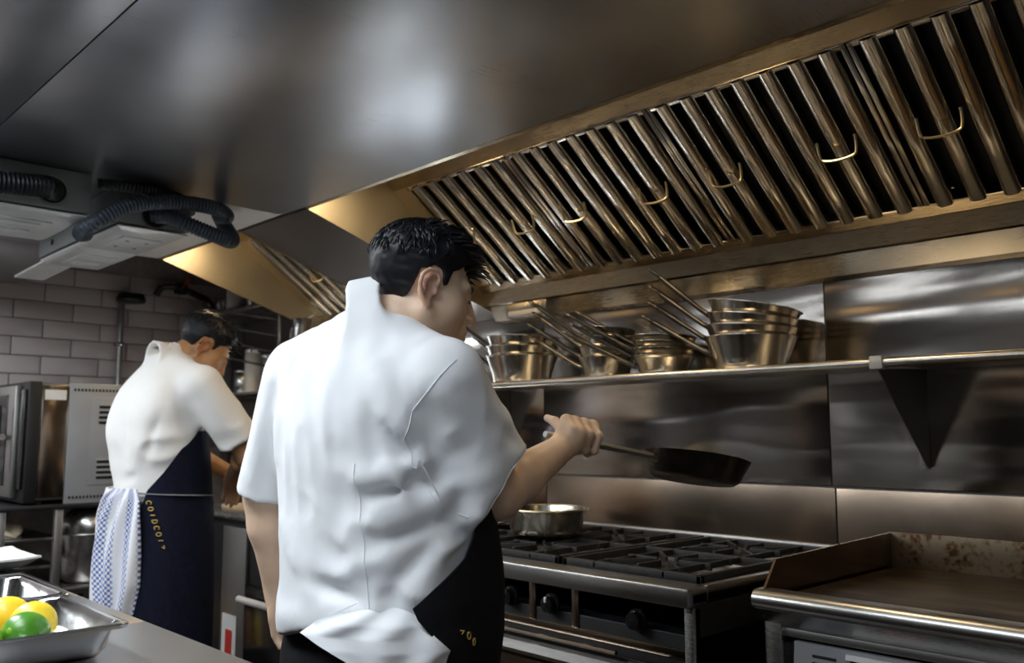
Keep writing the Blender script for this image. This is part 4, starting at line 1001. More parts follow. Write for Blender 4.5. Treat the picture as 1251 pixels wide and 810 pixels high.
A = Fig(); mk_frame(A, (-1.380, .985), (-.20, .98))
A.tab = Tab([(.45, 0, .0, .19, .15), (.80, 0, .0, .195, .150), (.90, 0, .008, .203, .158), (1.0, 0, .012, .203, .160), (1.1, 0, .002, .202, .150), (1.2, 0, -.018, .206, .140), (1.3, .004, -.036, .200, .122), (1.38, .012, -.045, .165, .095), (1.43, .022, -.043, .108, .076), (1.47, .030, -.035, .070, .066), (1.52, .034, -.020, .060, .058)])
A.N = V3(-1.346, .962, 1.472)
A.SR = V3(-1.165, .975, 1.350); A.ER = V3(-1.205, 1.120, 1.138); A.WR = V3(-1.242, 1.342, 1.222)
A.SL = V3(-1.575, .900, 1.368); A.EL = V3(-1.655, .898, 1.125); A.WL = V3(-1.668, .940, .925)
mk_head(A, (-1.301, 1.015, 1.5155), (.36, .93), 11, .96)
A.gA = V3(-1.243, 1.385, 1.236); A.gD = unit(V3(.076, .22, -.043)); A.gB = unit(V3(.55, -.35, .75))
def skinA(p):
    L = A.loc(p); d = torso(L, A.tab, -.038)
    d = smax(d, .80 - p[:, 2], .03); d = smax(d, p[:, 2] - 1.50, .02)
    for s in (-1, 1):                                   # legs
        h, k, a = A.wld((s * .095, .0, .86))[0], A.wld((s * .11, .03, .48))[0], A.wld((s * .12, .0, .09))[0]
        d = smin(d, chain(p, [h, k, a], [.088, .058, .042], .02), .03)
        d = smin(d, rcone(p, a + V3(0, 0, -.045), a + A.ey * .14 + V3(0, 0, -.055), .035, .028), .02)
    d = smin(d, rcone(p, A.N + V3(0, .0, -.05), A.hw(0, -.022, -.055), .060, .050), .035)
    d = smin(d, head_sdf(A.hl(p), 1.12) * A.hs, .012)
    d = smin(d, arm_sdf(p, A.SR + V3(-.01, .0, -.02), A.ER, A.WR, (.050, .046, .044, .028)), .03)
    d = smin(d, arm_sdf(p, A.SL + V3(.01, 0, -.02), A.EL, A.WL, (.048, .044, .042, .028)), .03)
    tb = [A.WR + V3(.0, .02, .01), A.gA + V3(-.03, -.012, .022), A.gA + V3(-.058, -.004, .040), A.gA + V3(-.082, -.002, .048)]
    d = smin(d, grip_hand(p, A.gA, A.gD, A.gB, A.WR, tb), .012)
    d = smin(d, relaxed_hand(p, A.WL, V3(.10, .12, -1), V3(.9, .3, .1), 1.0, 26), .012)
    return d
A.foldsegs = [
    ((-1.495, 0.866, 1.424), (-1.431, 0.819, 1.257), 0.018, -0.005),
    ((-1.36, 0.861, 1.413), (-1.327, 0.833, 1.256), 0.02, 0.006),
    ((-1.431, 0.881, 1.448), (-1.356, 0.826, 1.256), 0.016, -0.006),
    ((-1.328, 0.866, 1.411), (-1.296, 0.842, 1.24), 0.018, 0.005),
    ((-1.507, 0.843, 1.377), (-1.492, 0.83, 1.212), 0.018, 0.005),
    ((-1.248, 0.874, 1.356), (-1.191, 0.907, 1.248), 0.022, 0.011),
    ((-1.223, 0.876, 1.256), (-1.186, 0.934, 1.158), 0.018, -0.013),
    ((-1.245, 0.863, 1.289), (-1.238, 0.871, 1.199), 0.016, -0.008),
    ((-1.264, 0.859, 1.174), (-1.174, 0.944, 1.205), 0.016, 0.01),
    ((-1.255, 0.868, 1.146), (-1.175, 0.956, 1.176), 0.015, -0.01),
    ((-1.246, 0.878, 1.105), (-1.176, 0.973, 1.141), 0.018, 0.009),
    ((-1.247, 0.88, 1.069), (-1.182, 0.963, 1.1), 0.016, -0.007),
    ((-1.218, 0.886, 1.199), (-1.2, 0.914, 1.142), 0.013, 0.007),
    ((-1.192, 0.912, 1.211), (-1.133, 0.963, 1.256), 0.01, 0.004),
    ((-1.184, 0.932, 1.175), (-1.128, 0.992, 1.232), 0.012, -0.005),
    ((-1.134, 0.921, 1.32), (-1.114, 1.046, 1.273), 0.02, 0.006),
    ((-1.173, 0.912, 1.28), (-1.17, 0.963, 1.182), 0.016, -0.007),
    ((-1.114, 0.957, 1.312), (-1.12, 1.099, 1.231), 0.018, -0.005),
    ((-1.177, 0.958, 1.158), (-1.118, 1.049, 1.181), 0.018, 0.006),
    ((-1.466, 0.835, 0.921), (-1.245, 0.88, 0.958), 0.02, 0.008),
    ((-1.399, 0.833, 1.001), (-1.256, 0.873, 0.966), 0.018, -0.009),
    ((-1.459, 0.835, 1.089), (-1.357, 0.838, 0.956), 0.025, 0.006),
    ((-1.204, 0.92, 0.966), (-1.179, 0.998, 1.09), 0.02, 0.01),
    ((-1.226, 0.896, 0.99), (-1.183, 0.964, 1.068), 0.018, -0.007),
    ((-1.34, 0.843, 1.064), (-1.269, 0.867, 1.004), 0.02, -0.006),
    ((-1.306, 0.852, 1.018), (-1.227, 0.895, 1.038), 0.016, 0.005),
    ((-1.582, 0.836, 1.285), (-1.609, 0.844, 1.162), 0.018, 0.006),
    ((-1.538, 0.836, 1.331), (-1.588, 0.859, 1.153), 0.014, -0.007),
]
def jacketA(p, fold=True):
    L = A.loc(p); d = torso(L, A.tab)
    d = smax(d, p[:, 2] - 1.462, .012)
    # right sleeve: down the upper arm, round the elbow, cut across
    ud = unit(A.ER - A.SR); fd = unit(A.WR - A.ER); nC = unit(V3(.56, .60, -.57)); pC = V3(-1.181, 1.111, 1.160)
    s0 = A.SR + V3(-.015, 0, -.005)
    dr = smin(rcone(p, s0, A.ER - ud * .05, .070, .078), rcone(p, A.ER - ud * .05, A.ER + fd * .05 + ud * .05, .078, .090), .03)
    dr = smin(dr, rcone(p, (A.SR + A.ER) / 2, V3(-1.164, 1.035, 1.114), .060, .030), .03)
    cut = (p - pC) @ nC
    inn = rcone(p, A.ER - ud * .02, A.ER + fd * .10, .066, .076)
    dr = smax(smax(dr, cut, .003), -np.maximum(inn, -(cut + .035)), .003)
    ul = unit(A.EL - A.SL); cl = (p - (A.EL - ul * .005)) @ ul
    dl = rcone(p, A.SL + V3(.012, 0, -.01), A.EL + ul * .05, .062, .060)
    dl = smax(smax(dl, cl, .006), -np.maximum(rcone(p, A.SL, A.EL + ul * .08, .046, .052), -(cl + .03)), .003)
    tz = smin(rcone(p, A.N + V3(-.02, -.01, -.035), A.SL + V3(.03, .0, .018), .058, .052), rcone(p, A.N + V3(.025, 0, -.062), A.SR + V3(-.03, 0, .016), .052, .056), .03)
    d = smin(d, tz, .035); d = smin(d, dr, .016); d = smin(d, dl, .030)
    hem = p[:, 2] - (.913 + .004 * np.sin(L[:, 0] * 23 + 1) + .030 * np.clip(L[:, 0] / .17, -1, 1)) ; d = smax(d, -hem, .008)
    # stand collar round the neck: an oval band, taller at the nape, sloping down to the throat
    cN = A.N + V3(.002, -.006, -.016); ax = unit(A.hw(0, -.020, -.06) - cN); fo = unit(A.ey - ax * (A.ey @ ax)); la = np.cross(fo, ax)
    q = p - cN; t = q @ ax; lf = q @ fo; ll = q @ la; rr = np.sqrt((ll / 1.10) ** 2 + (lf - .012) ** 2)
    top = .012 - .10 * np.clip(lf + .045, 0, .2)
    col = np.maximum(np.abs(rr - .078 - .06 * t) - .0055, np.maximum(t - top, -.05 - t)); d = smin(d, col, .028)
    if fold:
        d = d - 1.35 * folds(p, A.foldsegs)
        lo = np.clip((1.26 - p[:, 2]) / .18, 0, 1) * np.clip((L[:, 0] + .10) / .16, .25, 1)
        sk = p @ np.array(((1, 0, .5), (0, 1, -.4), (0, 0, 1.)))          # creases run down towards the left hip
        d = d - .0035 * value_noise(p * V3(1, 1, .40), 16, 3) - .0050 * lo * wrinkles(sk, 13, 7, (1, 1, 1.5)) - .0022 * wrinkles(p, 24, 11, (1, 1, .5))
    return d
# ---------------------------------------------------------------- the rear cook
Bk = Fig(); mk_frame(Bk, (-3.165, 1.305), (-.05, .99))
Bk.tab = Tab([(.45, 0, 0, .175, .14), (.80, 0, .0, .182, .145), (.95, 0, .0, .180, .142), (1.05, 0, -.004, .178, .140), (1.15, 0, -.014, .184, .142), (1.25, 0, -.028, .192, .142), (1.35, .0, -.030, .192, .132), (1.43, .0, -.018, .160, .108), (1.49, .004, .0, .105, .085), (1.53, .006, .018, .072, .070), (1.58, .010, .045, .058, .058)])
Bk.N = V3(-3.158, 1.312, 1.535)
Bk.SR = V3(-2.945, 1.345, 1.415); Bk.ER = V3(-2.905, 1.500, 1.180); Bk.WR = V3(-3.135, 1.565, 1.098)
Bk.SL = V3(-3.365, 1.33, 1.42); Bk.EL = V3(-3.42, 1.48, 1.19); Bk.WL = V3(-3.30, 1.66, 1.08)
mk_head(Bk, (-3.143, 1.424, 1.563), (.28, .96), 38)
def skinB(p):
    L = Bk.loc(p); d = torso(L, Bk.tab, -.036); d = smax(d, .80 - p[:, 2], .03); d = smax(d, p[:, 2] - 1.56, .02)
    for s in (-1, 1):
        h, k, a = Bk.wld((s * .09, .0, .86))[0], Bk.wld((s * .10, .03, .48))[0], Bk.wld((s * .11, .0, .09))[0]
        d = smin(d, chain(p, [h, k, a], [.085, .056, .042], .02), .03)
        d = smin(d, rcone(p, a + V3(0, 0, -.045), a + Bk.ey * .14 + V3(0, 0, -.055), .035, .028), .02)
    d = smin(d, rcone(p, Bk.N + V3(0, .0, -.05), Bk.hw(0, -.030, -.05), .062, .055), .035)
    d = smin(d, head_sdf(Bk.hl(p)) * Bk.hs, .012)
    d = smin(d, arm_sdf(p, Bk.SR + V3(-.01, 0, -.02), Bk.ER, Bk.WR, (.048, .043, .040, .027)), .03)
    d = smin(d, arm_sdf(p, Bk.SL + V3(.01, 0, -.02), Bk.EL, Bk.WL, (.048, .043, .040, .027)), .03)
    d = smin(d, relaxed_hand(p, Bk.WR, unit(Bk.WR - Bk.ER) + V3(.0, .1, -.5), V3(0, -.2, -1), 1.0, 30), .012)
    d = smin(d, relaxed_hand(p, Bk.WL, V3(.3, .6, -.7), V3(0, -.5, -1), 1.0, 30), .012)
    return d
Bk.foldsegs = [((-3.00, 1.22, 1.32), (-3.03, 1.19, 1.16), .02, -.010), ((-2.99, 1.26, 1.26), (-3.10, 1.17, 1.18), .02, .010), ((-2.99, 1.28, 1.18), (-3.10, 1.17, 1.10), .018, -.009), ((-3.00, 1.27, 1.10), (-3.15, 1.15, 1.05), .02, .009), ((-3.25, 1.13, 1.30), (-3.2, 1.15, 1.08), .03, .008), ((-3.12, 1.14, 1.36), (-3.10, 1.15, 1.15), .022, -.006)]
def jacketB(p, fold=True):
    L = Bk.loc(p); d = torso(L, Bk.tab); d = smax(d, p[:, 2] - 1.528, .012)
    tz = smin(rcone(p, Bk.N + V3(-.02, 0, -.04), Bk.SL + V3(.03, 0, .015), .055, .052), rcone(p, Bk.N + V3(.02, 0, -.04), Bk.SR + V3(-.03, 0, .015), .055, .054), .03)
    d = smin(d, tz, .035)
    for S, E in ((Bk.SR, Bk.ER), (Bk.SL, Bk.EL)):
        u = unit(E - S); c = (p - (E - u * .055)) @ u
        q = smax(rcone(p, S, E + u * .05, .064, .076), c, .006); q = smax(q, -np.maximum(rcone(p, S, E + u * .08, .044, .056), -(c + .03)), .003); d = smin(d, q, .045)
    d = smax(d, 1.00 + .012 * np.sin(L[:, 0] * 14) - p[:, 2], .008)
    ax = unit(Bk.hw(0, -.03, -.06) - Bk.N); q = p - (Bk.N + V3(0, 0, -.012)); t = q @ ax; rr = np.sqrt(np.maximum(0, (q ** 2).sum(1) - t * t))
    d = smin(d, np.maximum(np.abs(rr - .057 - .03 * t) - .006, np.maximum(t - .020, -.07 - t)), .012)
    if fold: d = d - folds(p, Bk.foldsegs) - .004 * value_noise(p * V3(1, 1, .5), 13, 4) - .006 * wrinkles(p @ np.array(((1, 0, .4), (0, 1, -.4), (0, 0, 1.))), 10, 6, (1, 1, 1.2)) * np.clip((1.40 - p[:, 2]) / .2, .2, 1)
    return d
# ---------------------------------------------------------------- cloth, skin and hair materials
plain('hair', (0.007, 0.007, 0.010), 0.45, 0, 0.4, 60, 0.1, spec=.35)
plain('hair_fade', (0.030, 0.024, 0.022), 0.6, 0, 0.4, 90, 0.2)
plain('black_cloth', (0.008, 0.008, 0.010), 0.85, 0, 0.3, 60, 0.15, sheen=.0, spec=.2)
plain('navy_cloth', (0.006, 0.008, 0.022), 0.85, 0, 0.3, 60, 0.15, spec=.2)
plain('grey_strap', (0.16, 0.16, 0.18), 0.8, 0, 0.2, 60)
plain('gold_thread', (0.62, 0.42, 0.10), 0.55, 0, 0.2, 80)
def cloth_mat(name, col):
    m, nt, b = nodes(name)
    n = noise(nt, 420, 2); n2 = noise(nt, 26, 4); n3 = noise(nt, 6, 3)
    r = ramp(nt, n3.outputs['Fac'], [(0.3, tuple(c * .95 for c in col)), (0.7, col)]); nt.links.new(r.outputs[0], b.inputs['Base Color'])
    b.inputs['Roughness'].default_value = 0.82; b.inputs['Sheen Weight'].default_value = 0.08; b.inputs['Specular IOR Level'].default_value = .25
    p = bump(nt, b, n2.outputs['Fac'], .25, .004); bump(nt, b, n.outputs['Fac'], .12, .0006, p); MATS[name] = m
cloth_mat('white_cloth', (0.80, 0.82, 0.86)); cloth_mat('cream_cloth', (0.82, 0.80, 0.78)); cloth_mat('seam_thread', (0.66, 0.68, 0.72))
def skin_mat(name, col, red):
    m, nt, b = nodes(name)
    at = N(nt, 'ShaderNodeAttribute'); at.attribute_name = 'flush'
    n = noise(nt, 30, 4); r = ramp(nt, n.outputs['Fac'], [(0.3, tuple(c * .93 for c in col)), (0.7, tuple(min(1, c * 1.05) for c in col))])
    mx = N(nt, 'ShaderNodeMix', data_type='RGBA'); nt.links.new(at.outputs['Fac'], mx.inputs[0]); nt.links.new(r.outputs[0], mx.inputs[6]); mx.inputs[7].default_value = (*red, 1)
    nt.links.new(mx.outputs[2], b.inputs['Base Color']); b.inputs['Roughness'].default_value = .48
    b.inputs['Subsurface Weight'].default_value = .12; b.inputs['Subsurface Radius'].default_value = (.012, .005, .003); b.inputs['Subsurface Scale'].default_value = .5
    n2 = noise(nt, 220, 2); bump(nt, b, n2.outputs['Fac'], .08, .001); MATS[name] = m
skin_mat('skin_light', (0.70, 0.49, 0.35), (0.64, 0.28, 0.20)); skin_mat('skin_tan', (0.48, 0.26, 0.13), (0.42, 0.14, 0.07))
def towel_mat():
    m, nt, b = nodes('check_towel')
    tc = N(nt, 'ShaderNodeTexCoord'); uv = N(nt, 'ShaderNodeUVMap')
    ck = N(nt, 'ShaderNodeTexChecker'); ck.inputs['Scale'].default_value = 1; ck.inputs['Color1'].default_value = (.78, .78, .82, 1); ck.inputs['Color2'].default_value = (.10, .16, .42, 1)
    mp = N(nt, 'ShaderNodeMapping'); mp.inputs['Scale'].default_value = (40, 62, 1); nt.links.new(uv.outputs[0], mp.inputs[0]); nt.links.new(mp.outputs[0], ck.inputs[0])
    n = noise(nt, 5, 2); r = ramp(nt, n.outputs['Fac'], [(.42, (0, 0, 0)), (.58, (1, 1, 1))])
    wv = N(nt, 'ShaderNodeTexWave'); wv.inputs['Scale'].default_value = .62; mp2 = N(nt, 'ShaderNodeMapping'); nt.links.new(uv.outputs[0], mp2.inputs[0]); mp2.inputs['Scale'].default_value = (2.2, 0, 0); nt.links.new(mp2.outputs[0], wv.inputs['Vector'])
    rr = ramp(nt, wv.outputs['Fac'], [(.25, (0, 0, 0)), (.55, (1, 1, 1))])
    mx = N(nt, 'ShaderNodeMix', data_type='RGBA'); nt.links.new(rr.outputs[0], mx.inputs[0]); mx.inputs[6].default_value = (.78, .78, .82, 1); nt.links.new(ck.outputs[0], mx.inputs[7])
    nt.links.new(mx.outputs[2], b.inputs['Base Color']); b.inputs['Roughness'].default_value = .9; MATS['check_towel'] = m
towel_mat()
# ---------------------------------------------------------------- figure builders
def np_obj(name, verts, quads, mat, parent, smooth=True, flush=None):
    off = np.array(BASE[parent.name]); me = bpy.data.meshes.new(name); me.from_pydata((verts - off).tolist(), [], quads.tolist())
    bm = bmesh.new(); bm.from_mesh(me); bmesh.ops.recalc_face_normals(bm, faces=bm.faces); bm.to_mesh(me); bm.free()
    me.polygons.foreach_set('use_smooth', [smooth] * len(me.polygons)); me.materials.append(MATS[mat])
    if flush is not None: a = me.attributes.new('flush', 'FLOAT', 'POINT'); a.data.foreach_set('value', np.clip(flush, 0, 1).astype(np.float32))
    me.update(); o = bpy.data.objects.new(name, me); COL.objects.link(o); o.parent = parent; BASE[o.name] = BASE[parent.name]; return o
def flush_of(v, F):
    q = F.hl(v); m = np.abs(q[:, 0]); s = np.stack([m, q[:, 1], q[:, 2]], 1)
    f = .75 * np.exp(-((s - V3(.084, -.014, -.002)) ** 2 / V3(.012, .026, .036) ** 2).sum(1)) + .75 * np.exp(-((s - V3(0, .102, -.063)) ** 2 / V3(.018, .02, .009) ** 2).sum(1))
    return f + .28 * np.exp(-((s - V3(0, .113, -.030)) ** 2 / .014 ** 2).sum(1)) + .16 * np.exp(-((s - V3(.045, .07, -.03)) ** 2 / .022 ** 2).sum(1))
def patch(F, rows, grow, mat, name, parent, th=.005, nc=40, wav=(0, 0, 0), sub=6, hang=None):
    """cloth sheet wrapped round the figure: rows of (z, angle0, angle1, extra distance); 0 deg = right side, 90 = front, -90 = back"""
    rows = sorted(rows, key=lambda r: -r[0]); zz = np.array([r[0] for r in rows]); n = (len(rows) - 1) * sub + 1; t = np.linspace(0, len(rows) - 1, n)
    itp = lambda j: np.interp(t, np.arange(len(rows)), [r[j] for r in rows]); Z_, A0, A1, EX = itp(0), itp(1), itp(2), itp(3)
    vs = []; uv = []
    for layer in (0, 1):
        for i in range(n):
            for k in range(nc + 1):
                a = np.radians(A0[i] + (A1[i] - A0[i]) * k / nc); cx, cy, rx, ry = [float(c[0]) for c in F.tab(np.array([Z_[i]]))]
                g = grow + EX[i] + layer * th + wav[0] * math.sin(k / nc * wav[1] * 2 * math.pi + i * wav[2]) * min(1, i / (n * .3))
                ca, sa = math.cos(a), math.sin(a); e = 2 / 2.3; x = cx + (rx + g) * math.copysign(abs(ca) ** e, ca); y = cy + (ry + g) * math.copysign(abs(sa) ** e, sa)
                vs.append(F.wld((x, y, Z_[i]))[0]); uv.append((k / nc, i / n))
    vs = np.array(vs); W_ = nc + 1; q = []
    for layer in (0, 1):
        for i in range(n - 1):
            for k in range(nc): b = layer * n * W_ + i * W_ + k; q.append((b, b + 1, b + W_ + 1, b + W_))
    bd = [i * W_ for i in range(n)] + [(n - 1) * W_ + k for k in range(1, W_)] + [i * W_ + nc for i in range(n - 2, -1, -1)] + [k for k in range(nc - 1, 0, -1)]
    for i in range(len(bd)): a, b = bd[i], bd[(i + 1) % len(bd)]; q.append((a, b, b + n * W_, a + n * W_))
    o = np_obj(name, vs, np.array(q), mat, parent); u = o.data.uv_layers.new(name='UVMap'); o.data.set_sharp_from_angle(angle=R(60))
    for l in o.data.loops: u.data[l.index].uv = uv[l.vertex_index]
    return o
HY = np.array([-.12, -.09, -.06, -.038, -.030, -.005, .012, .020, .028, .036, .050, .066, .080, .10]); HZ = np.array([-.052, -.050, -.042, -.020, .028, .040, .036, .010, .012, .040, .052, .070, .076, .078])
def hair_cap(F, thick=.020):
    def fn(p):
        q = F.hl(p); base = hair_base(q); up = np.clip((q[:, 2] - .03) / .06, 0, 1); up = up * up * (3 - 2 * up)
        th = .0045 + (thick - .0045) * up + .006 * up * np.clip(q[:, 1] / .08, 0, 1)
        st = value_noise(q * V3(1.0, .22, 1.0), 120, 2) * (.0010 + .0026 * up) + value_noise(q, 40, 6) * .003 * up
        return smax(base - th - st, (np.interp(q[:, 1], HY, HZ) + .004 * value_noise(q, 90, 8) - q[:, 2]) * .8, .004)
    return fn
def strands(F, name, parent, n, seed, ln=(.026, .044)):
    """longer locks on top, combed forward and ruffled"""
    rs = np.random.RandomState(seed); m = MB(); k = 0
    while k < n:
        x, y = rs.uniform(-.062, .062), rs.uniform(-.085, .080)
        if (x / .066) ** 2 + ((y + .005) / .092) ** 2 > 1 or y < -.045: continue
        k += 1; r = V3(x, y, .046 + .083 * math.sqrt(max(0, 1 - (x / .0755) ** 2 - ((y + .014) / .096) ** 2)) + .002)
        fw = (y + .085) / .165; L_ = rs.uniform(*ln) * (.8 + .35 * fw)
        d = unit(V3(x * 4 + rs.normal(0, .28), .55 + .55 * fw + rs.normal(0, .2), .44 - .22 * fw + rs.normal(0, .14))); dr = V3(rs.normal(0, .15), .35, -.42 * (.5 + fw))
        pts = [r, r + d * L_ * .4, r + d * L_ * .75 + dr * L_ * .10, r + d * L_ + dr * L_ * .32]; w_ = rs.uniform(.0022, .0038)
        pts = [F.hw(*q) for q in pts]; m.tube(pts, [w_ * 1.2, w_, w_ * .7, .0003], 4)
    for k in range(int(n * .9)):                      # short hair lying close over crown and back
        az = rs.uniform(-np.pi, np.pi); ph = rs.uniform(.05, 1.35)
        if math.sin(az) > .45 and ph > .5: continue
        dph = rs.uniform(.16, .30); tw = rs.normal(0, .10); pts = []
        for s in (0, .35, .7, 1.0):
            f_ = ph + dph * s; z_ = az + tw * s; g = .0098 + .0045 * math.cos(f_) + (0, .0022, .0018, -.0005)[int(s * 3.01)]
            pts.append(F.hw((.0755 + g) * math.sin(f_) * math.cos(z_), -.014 + (.096 + g) * math.sin(f_) * math.sin(z_), .046 + (.083 + g) * math.cos(f_)))
        if (F.hl(np.array([pts[-1]]))[0][2]) < .012: continue
        m.tube(pts, [.0012, .0022, .0018, .0004], 4)
    return m.build(name, 'hair', parent, 80)
def shoes_trousers(F, par):
    def tr(p):
        L = F.loc(p); d = smax(smax(torso(L, F.tab, -.026), p[:, 2] - .95, .01), .72 - p[:, 2], .05)
        for s in (-1, 1):
            h, k, a = F.wld((s * .095, .0, .84))[0], F.wld((s * .11, .03, .48))[0], F.wld((s * .12, .0, .10))[0]
            d = smin(d, chain(p, [h, k, a], [.104, .080, .074], .02), .05)
        return smax(d, .07 - p[:, 2], .005) - .004 * value_noise(p, 14, 9)
    x, y = F.O[0], F.O[1]; g = .011
    v, q = surface(tr, np.arange(x - .33, x + .33, g), np.arange(y - .30, y + .34, g), np.arange(.03, 1.03, g)); np_obj('trousers', relax(v, q, 2), q, 'black_cloth', par)
    for s in (-1, 1):
        a = F.wld((s * .12, .0, 0))[0]
        def sh(p, a=a):
            d = smin(rcone(p, a + V3(0, 0, .05) - F.ey * .035, a + F.ey * .16 + V3(0, 0, .035), .046, .040), rcone(p, a + V3(0, 0, .05), a + V3(0, 0, .095), .05, .048), .03); return smax(d, .004 - p[:, 2], .003)
        v, q = surface(sh, np.arange(a[0] - .27, a[0] + .27, .009), np.arange(a[1] - .27, a[1] + .27, .009), np.arange(-.01, .17, .009)); np_obj('shoe', relax(v, q, 1), q, 'black', par)
def seam(fn, pts, name, par, r=.0012, n=6, off=.0002):
    P = np.array([tuple(q) for q in spline(pts, n)]); P = project(fn, P, 5, off); return MB().tube([tuple(q) for q in P], r, 6).build(name, 'white_cloth', par)
def arc_letters(fn, F, pts, h, glyphs, name, par, r=.0011):
    """embroidered letter forms laid along a line on the cloth; glyphs are stroke lists in a unit box"""
    for (p0, along, up_), g in zip(pts, glyphs):
        for st in g:
            P = np.array([np.array(p0) + unit(along) * (a - .5) * h * .72 + unit(up_) * (b - .5) * h for a, b in st])
            P = np.array([tuple(q) for q in spline(P, 3)]) if len(P) > 2 else P
            P = project(fn, P, 5, .001); MB().tube([tuple(q) for q in P], r, 5).build(name, 'gold_thread', par)
GO = [[(.5 + .5 * math.cos(2 * math.pi * k / 12), .5 + .5 * math.sin(2 * math.pi * k / 12)) for k in range(13)]]
GC = [[(.5 + .5 * math.cos(R(40 + 280 * k / 10)), .5 + .5 * math.sin(R(40 + 280 * k / 10))) for k in range(11)]]
GI = [[(.5, 0), (.5, 1)]]; GV = [[(0, .75), (1, .85)], [(.5, .3), (1, .85)]]
GD = [[(0.05, 0), (0.05, 1)], [(0.05, 1), (.6, .95), (.95, .5), (.6, .05), (.05, 0)]]

# ================================================================ FRONT COOK
pa = thing('person', 'cook in white jacket and black apron tossing a frying pan at the range', 'person', (A.O[0], A.O[1], 0))
X = axis_pts(-1.78, -1.05, (-1.40, -1.13), .009, .0032); Y = axis_pts(.72, 1.50, (.92, 1.46), .009, .0032); Z = axis_pts(-.01, 1.72, (1.17, 1.70), .011, .0032)
v, q = surface(skinA, X, Y, Z); v = relax(v, q, 1, .35)
np_obj('body', v, q, 'skin_light', pa, flush=flush_of(v, A))
g = .0055; v, q = surface(jacketA, np.arange(-1.76, -1.03, g), np.arange(.74, 1.28, g), np.arange(.86, 1.56, g)); v = relax(v, q, 1, .5)
jk = np_obj('jacket', v, q, 'white_cloth', pa)
for pts in ([(-1.269, .854, 1.199), (-1.268, .865, 1.117), (-1.26, .872, 1.037), (-1.252, .878, .946)], [(-1.117, .948, 1.377), (-1.137, .913, 1.332), (-1.184, .905, 1.28), (-1.197, .902, 1.24), (-1.194, .91, 1.203), (-1.185, .933, 1.167), (-1.179, .971, 1.12)], [(-1.167, 1.019, 1.114), (-1.133, 1.041, 1.144), (-1.11, 1.078, 1.185), (-1.128, 1.128, 1.22)]):
    seam(jacketA, pts, 'seam', jk)
v, q = surface(hair_cap(A, .013), *(np.arange(A.Hc[i] - .15, A.Hc[i] + .17, .0032) for i in range(3)))
hp = np_obj('hair', v, q, 'hair', pa); strands(A, 'hair_locks', hp, 800, 5)
for s in (-1, 1):
    MB().tube([tuple(A.hw(*c)) for c in ((s * .014, .0965, .021), (s * .026, .0945, .027), (s * .038, .0875, .027), (s * .047, .079, .022))], [.002, .0032, .003, .0008], 6).build('eyebrow', 'hair', pa)
    MB().tube([tuple(A.hw(*c)) for c in ((s * .019, .0925, -.001), (s * .031, .0930, -.003), (s * .043, .0845, -.001))], [.0009, .0014, .0009], 6).build('eyelashes', 'hair', pa)
shoes_trousers(A, pa)
ap = patch(A, [(1.30, 52, 128, .0), (1.15, 12, 160, .002), (1.093, 1, 165, .004), (1.039, -10, 168, .006), (.996, -28, 170, .008), (.965, -40, 172, .010), (.945, -37, 173, .010), (.93, -33, 174, .010), (.90, -24, 176, .012), (.87, -20, 177, .012), (.80, -20, 178, .012), (.50, -24, 180, .016)], .016, 'black_cloth', 'apron', pa, .004, 60)
tail = patch(A, [(.985, -62, -40, -.030), (.962, -74, -38, -.014), (.935, -88, -33, .010), (.915, -92, -27, .016), (.895, -78, -20, .022), (.872, -66, -22, .024), (.850, -52, -30, .026), (.838, -46, -36, .026)], .010, 'white_cloth', 'shirt_tail', pa, .004, 36, wav=(.005, 2.2, .35))
def apsurf(p): return torso(A.loc(p), A.tab, .034)
sp_ = lambda th, z: A.wld((0 + .235 * math.cos(R(th)), .01 + .19 * math.sin(R(th)), z))[0]
al = sp_(0, .9) - sp_(-22, .925)
arc_letters(apsurf, A, [(sp_(-17, .921), al, V3(.1, .1, 1)), (sp_(-12.5, .914), al + V3(0, 0, -.03), V3(.3, .2, 1)), (sp_(-9, .902), al + V3(0, 0, -.09), V3(.6, .5, 1))], .011, [GV, GO, GO], 'embroidered_letter', ap)
# the pan in his hand
fp = thing('frying_pan', 'dark carbon-steel frying pan held over the range by the front cook', 'pan', tuple(A.gA))
hd = A.gD; C_ = A.gA + hd * .305
fx = unit(-hd); fz = unit(V3(-.03, .06, 1) - fx * (V3(-.03, .06, 1) @ fx)); fy = np.cross(fz, fx)
tl = 0
Mp = Matrix(((fx[0], fy[0], fz[0], C_[0]), (fx[1], fy[1], fz[1], C_[1]), (fx[2], fy[2], fz[2], C_[2] - .028), (0, 0, 0, 1)))
prof = [(.0001, -.008), (.088, -.008), (.099, .0), (.118, .044), (.120, .046), (.117, .047), (.097, .003), (.087, -.005), (.0001, -.005)]
MB().lathe(prof, n=48).xf(Mp).build('bowl', 'pan_black', fp, 50)
hdl = MB().tube([tuple(A.gA - hd * .075), tuple(A.gA + hd * .02), tuple(A.gA + hd * .12), tuple(A.gA + hd * .19), tuple(A.gA + hd * .225 + V3(0, 0, -.006)), tuple(A.gA + hd * .245 + V3(0, 0, -.014))], [.010, .012, .0115, .012, .015, .018], 12, flat=.65).build('handle', 'steel_dull', fp, 60)
for s in (-1, 0, 1): MB().lathe([(.0001, 0), (.007, 0), (.005, .005), (.0001, .006)], n=10).xf(Mp @ Matrix.Translation((.103, s * .018, .030))).build('rivet', 'steel', hdl)

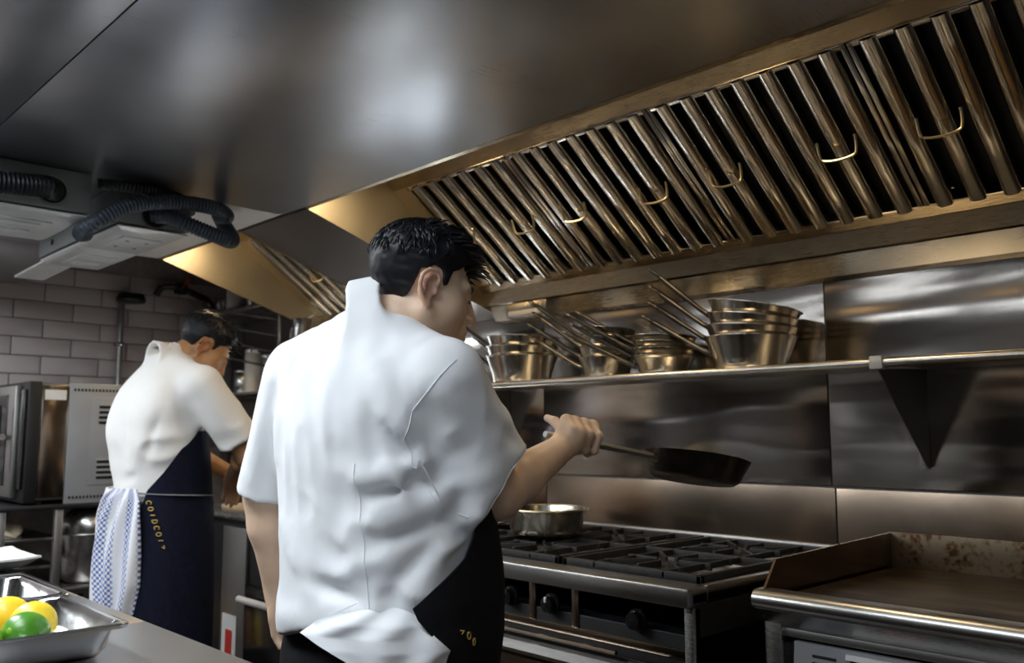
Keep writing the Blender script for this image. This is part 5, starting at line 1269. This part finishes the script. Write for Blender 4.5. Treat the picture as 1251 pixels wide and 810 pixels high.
# ================================================================ REAR COOK
pb = thing('person', 'cook in white jacket and navy apron bending over the far work station', 'person', (Bk.O[0], Bk.O[1], 0))
X = axis_pts(-3.56, -2.80, (-3.26, -3.02), .011, .006); Y = axis_pts(1.05, 1.84, (1.28, 1.84), .011, .006); Z = axis_pts(-.01, 1.73, (.98, 1.72), .012, .006)
v, q = surface(skinB, X, Y, Z); np_obj('body', relax(v, q, 1, .35), q, 'skin_tan', pb, flush=flush_of(v, Bk))
g = .008; v, q = surface(jacketB, np.arange(-3.56, -2.80, g), np.arange(1.06, 1.66, g), np.arange(.96, 1.62, g)); np_obj('jacket', relax(v, q, 1, .5), q, 'cream_cloth', pb)
v, q = surface(hair_cap(Bk, .014), *(np.arange(Bk.Hc[i] - .17, Bk.Hc[i] + .17, .005) for i in range(3))); hp = np_obj('hair', v, q, 'hair', pb); strands(Bk, 'hair_locks', hp, 260, 9, (.02, .04))
for s in (-1, 1): MB().tube([tuple(Bk.hw(*c)) for c in ((s * .014, .0965, .021), (s * .026, .0945, .027), (s * .038, .0875, .027), (s * .047, .079, .022))], [.002, .0032, .003, .0008], 6).build('eyebrow', 'hair', pb)
shoes_trousers(Bk, pb)
apb = patch(Bk, [(1.26, 20, 160, .0), (1.20, -2, 175, .002), (1.12, -24, 180, .004), (1.06, -44, 190, .006), (1.0, -52, 200, .008), (.85, -54, 205, .012), (.45, -56, 205, .022)], .010, 'navy_cloth', 'apron', pb, .004, 56)
# waist string, towel tucked into it, stitched letters
ang = np.radians(np.linspace(-66, 60, 30)); cz = [1.052 - .022 * i / 29 for i in range(30)]
P = []
for a, z in zip(ang, cz):
    cx, cy, rx, ry = [float(c[0]) for c in Bk.tab(np.array([z]))]; P.append(tuple(Bk.wld((cx + (rx + .024) * np.cos(a), cy + (ry + .024) * np.sin(a), z))[0]))
MB().tube(P, .009, 8, flat=.35).build('waist_string', 'grey_strap', pb)
patch(Bk, [(1.065, -92, -56, .010), (1.03, -108, -50, .018), (.95, -124, -48, .024), (.85, -132, -46, .028), (.75, -130, -46, .030), (.66, -122, -52, .030), (.60, -104, -60, .030)], .012, 'check_towel', 'towel', pb, .006, 54, wav=(.014, 3.2, .12))
patch(Bk, [(1.06, -150, -88, .012), (1.0, -156, -100, .022), (.92, -158, -112, .026), (.87, -150, -122, .026)], .010, 'cream_cloth', 'jacket_tail', pb, .005, 24, wav=(.008, 2, .2))
def bsurf(p): return torso(Bk.loc(p), Bk.tab, .026)
pts = []
for i in range(8):
    z = 1.020 - i * .021; a = R(-42 + i * 2.2); pts.append((Bk.wld((.20 * math.cos(a), .16 * math.sin(a), z))[0], V3(.05, .05, -1), V3(.7, .5, 0)))
arc_letters(bsurf, Bk, pts, .016, [GC, GO, GI, GD, GC, GO, GI, GV], 'embroidered_letter', apb, .0016)
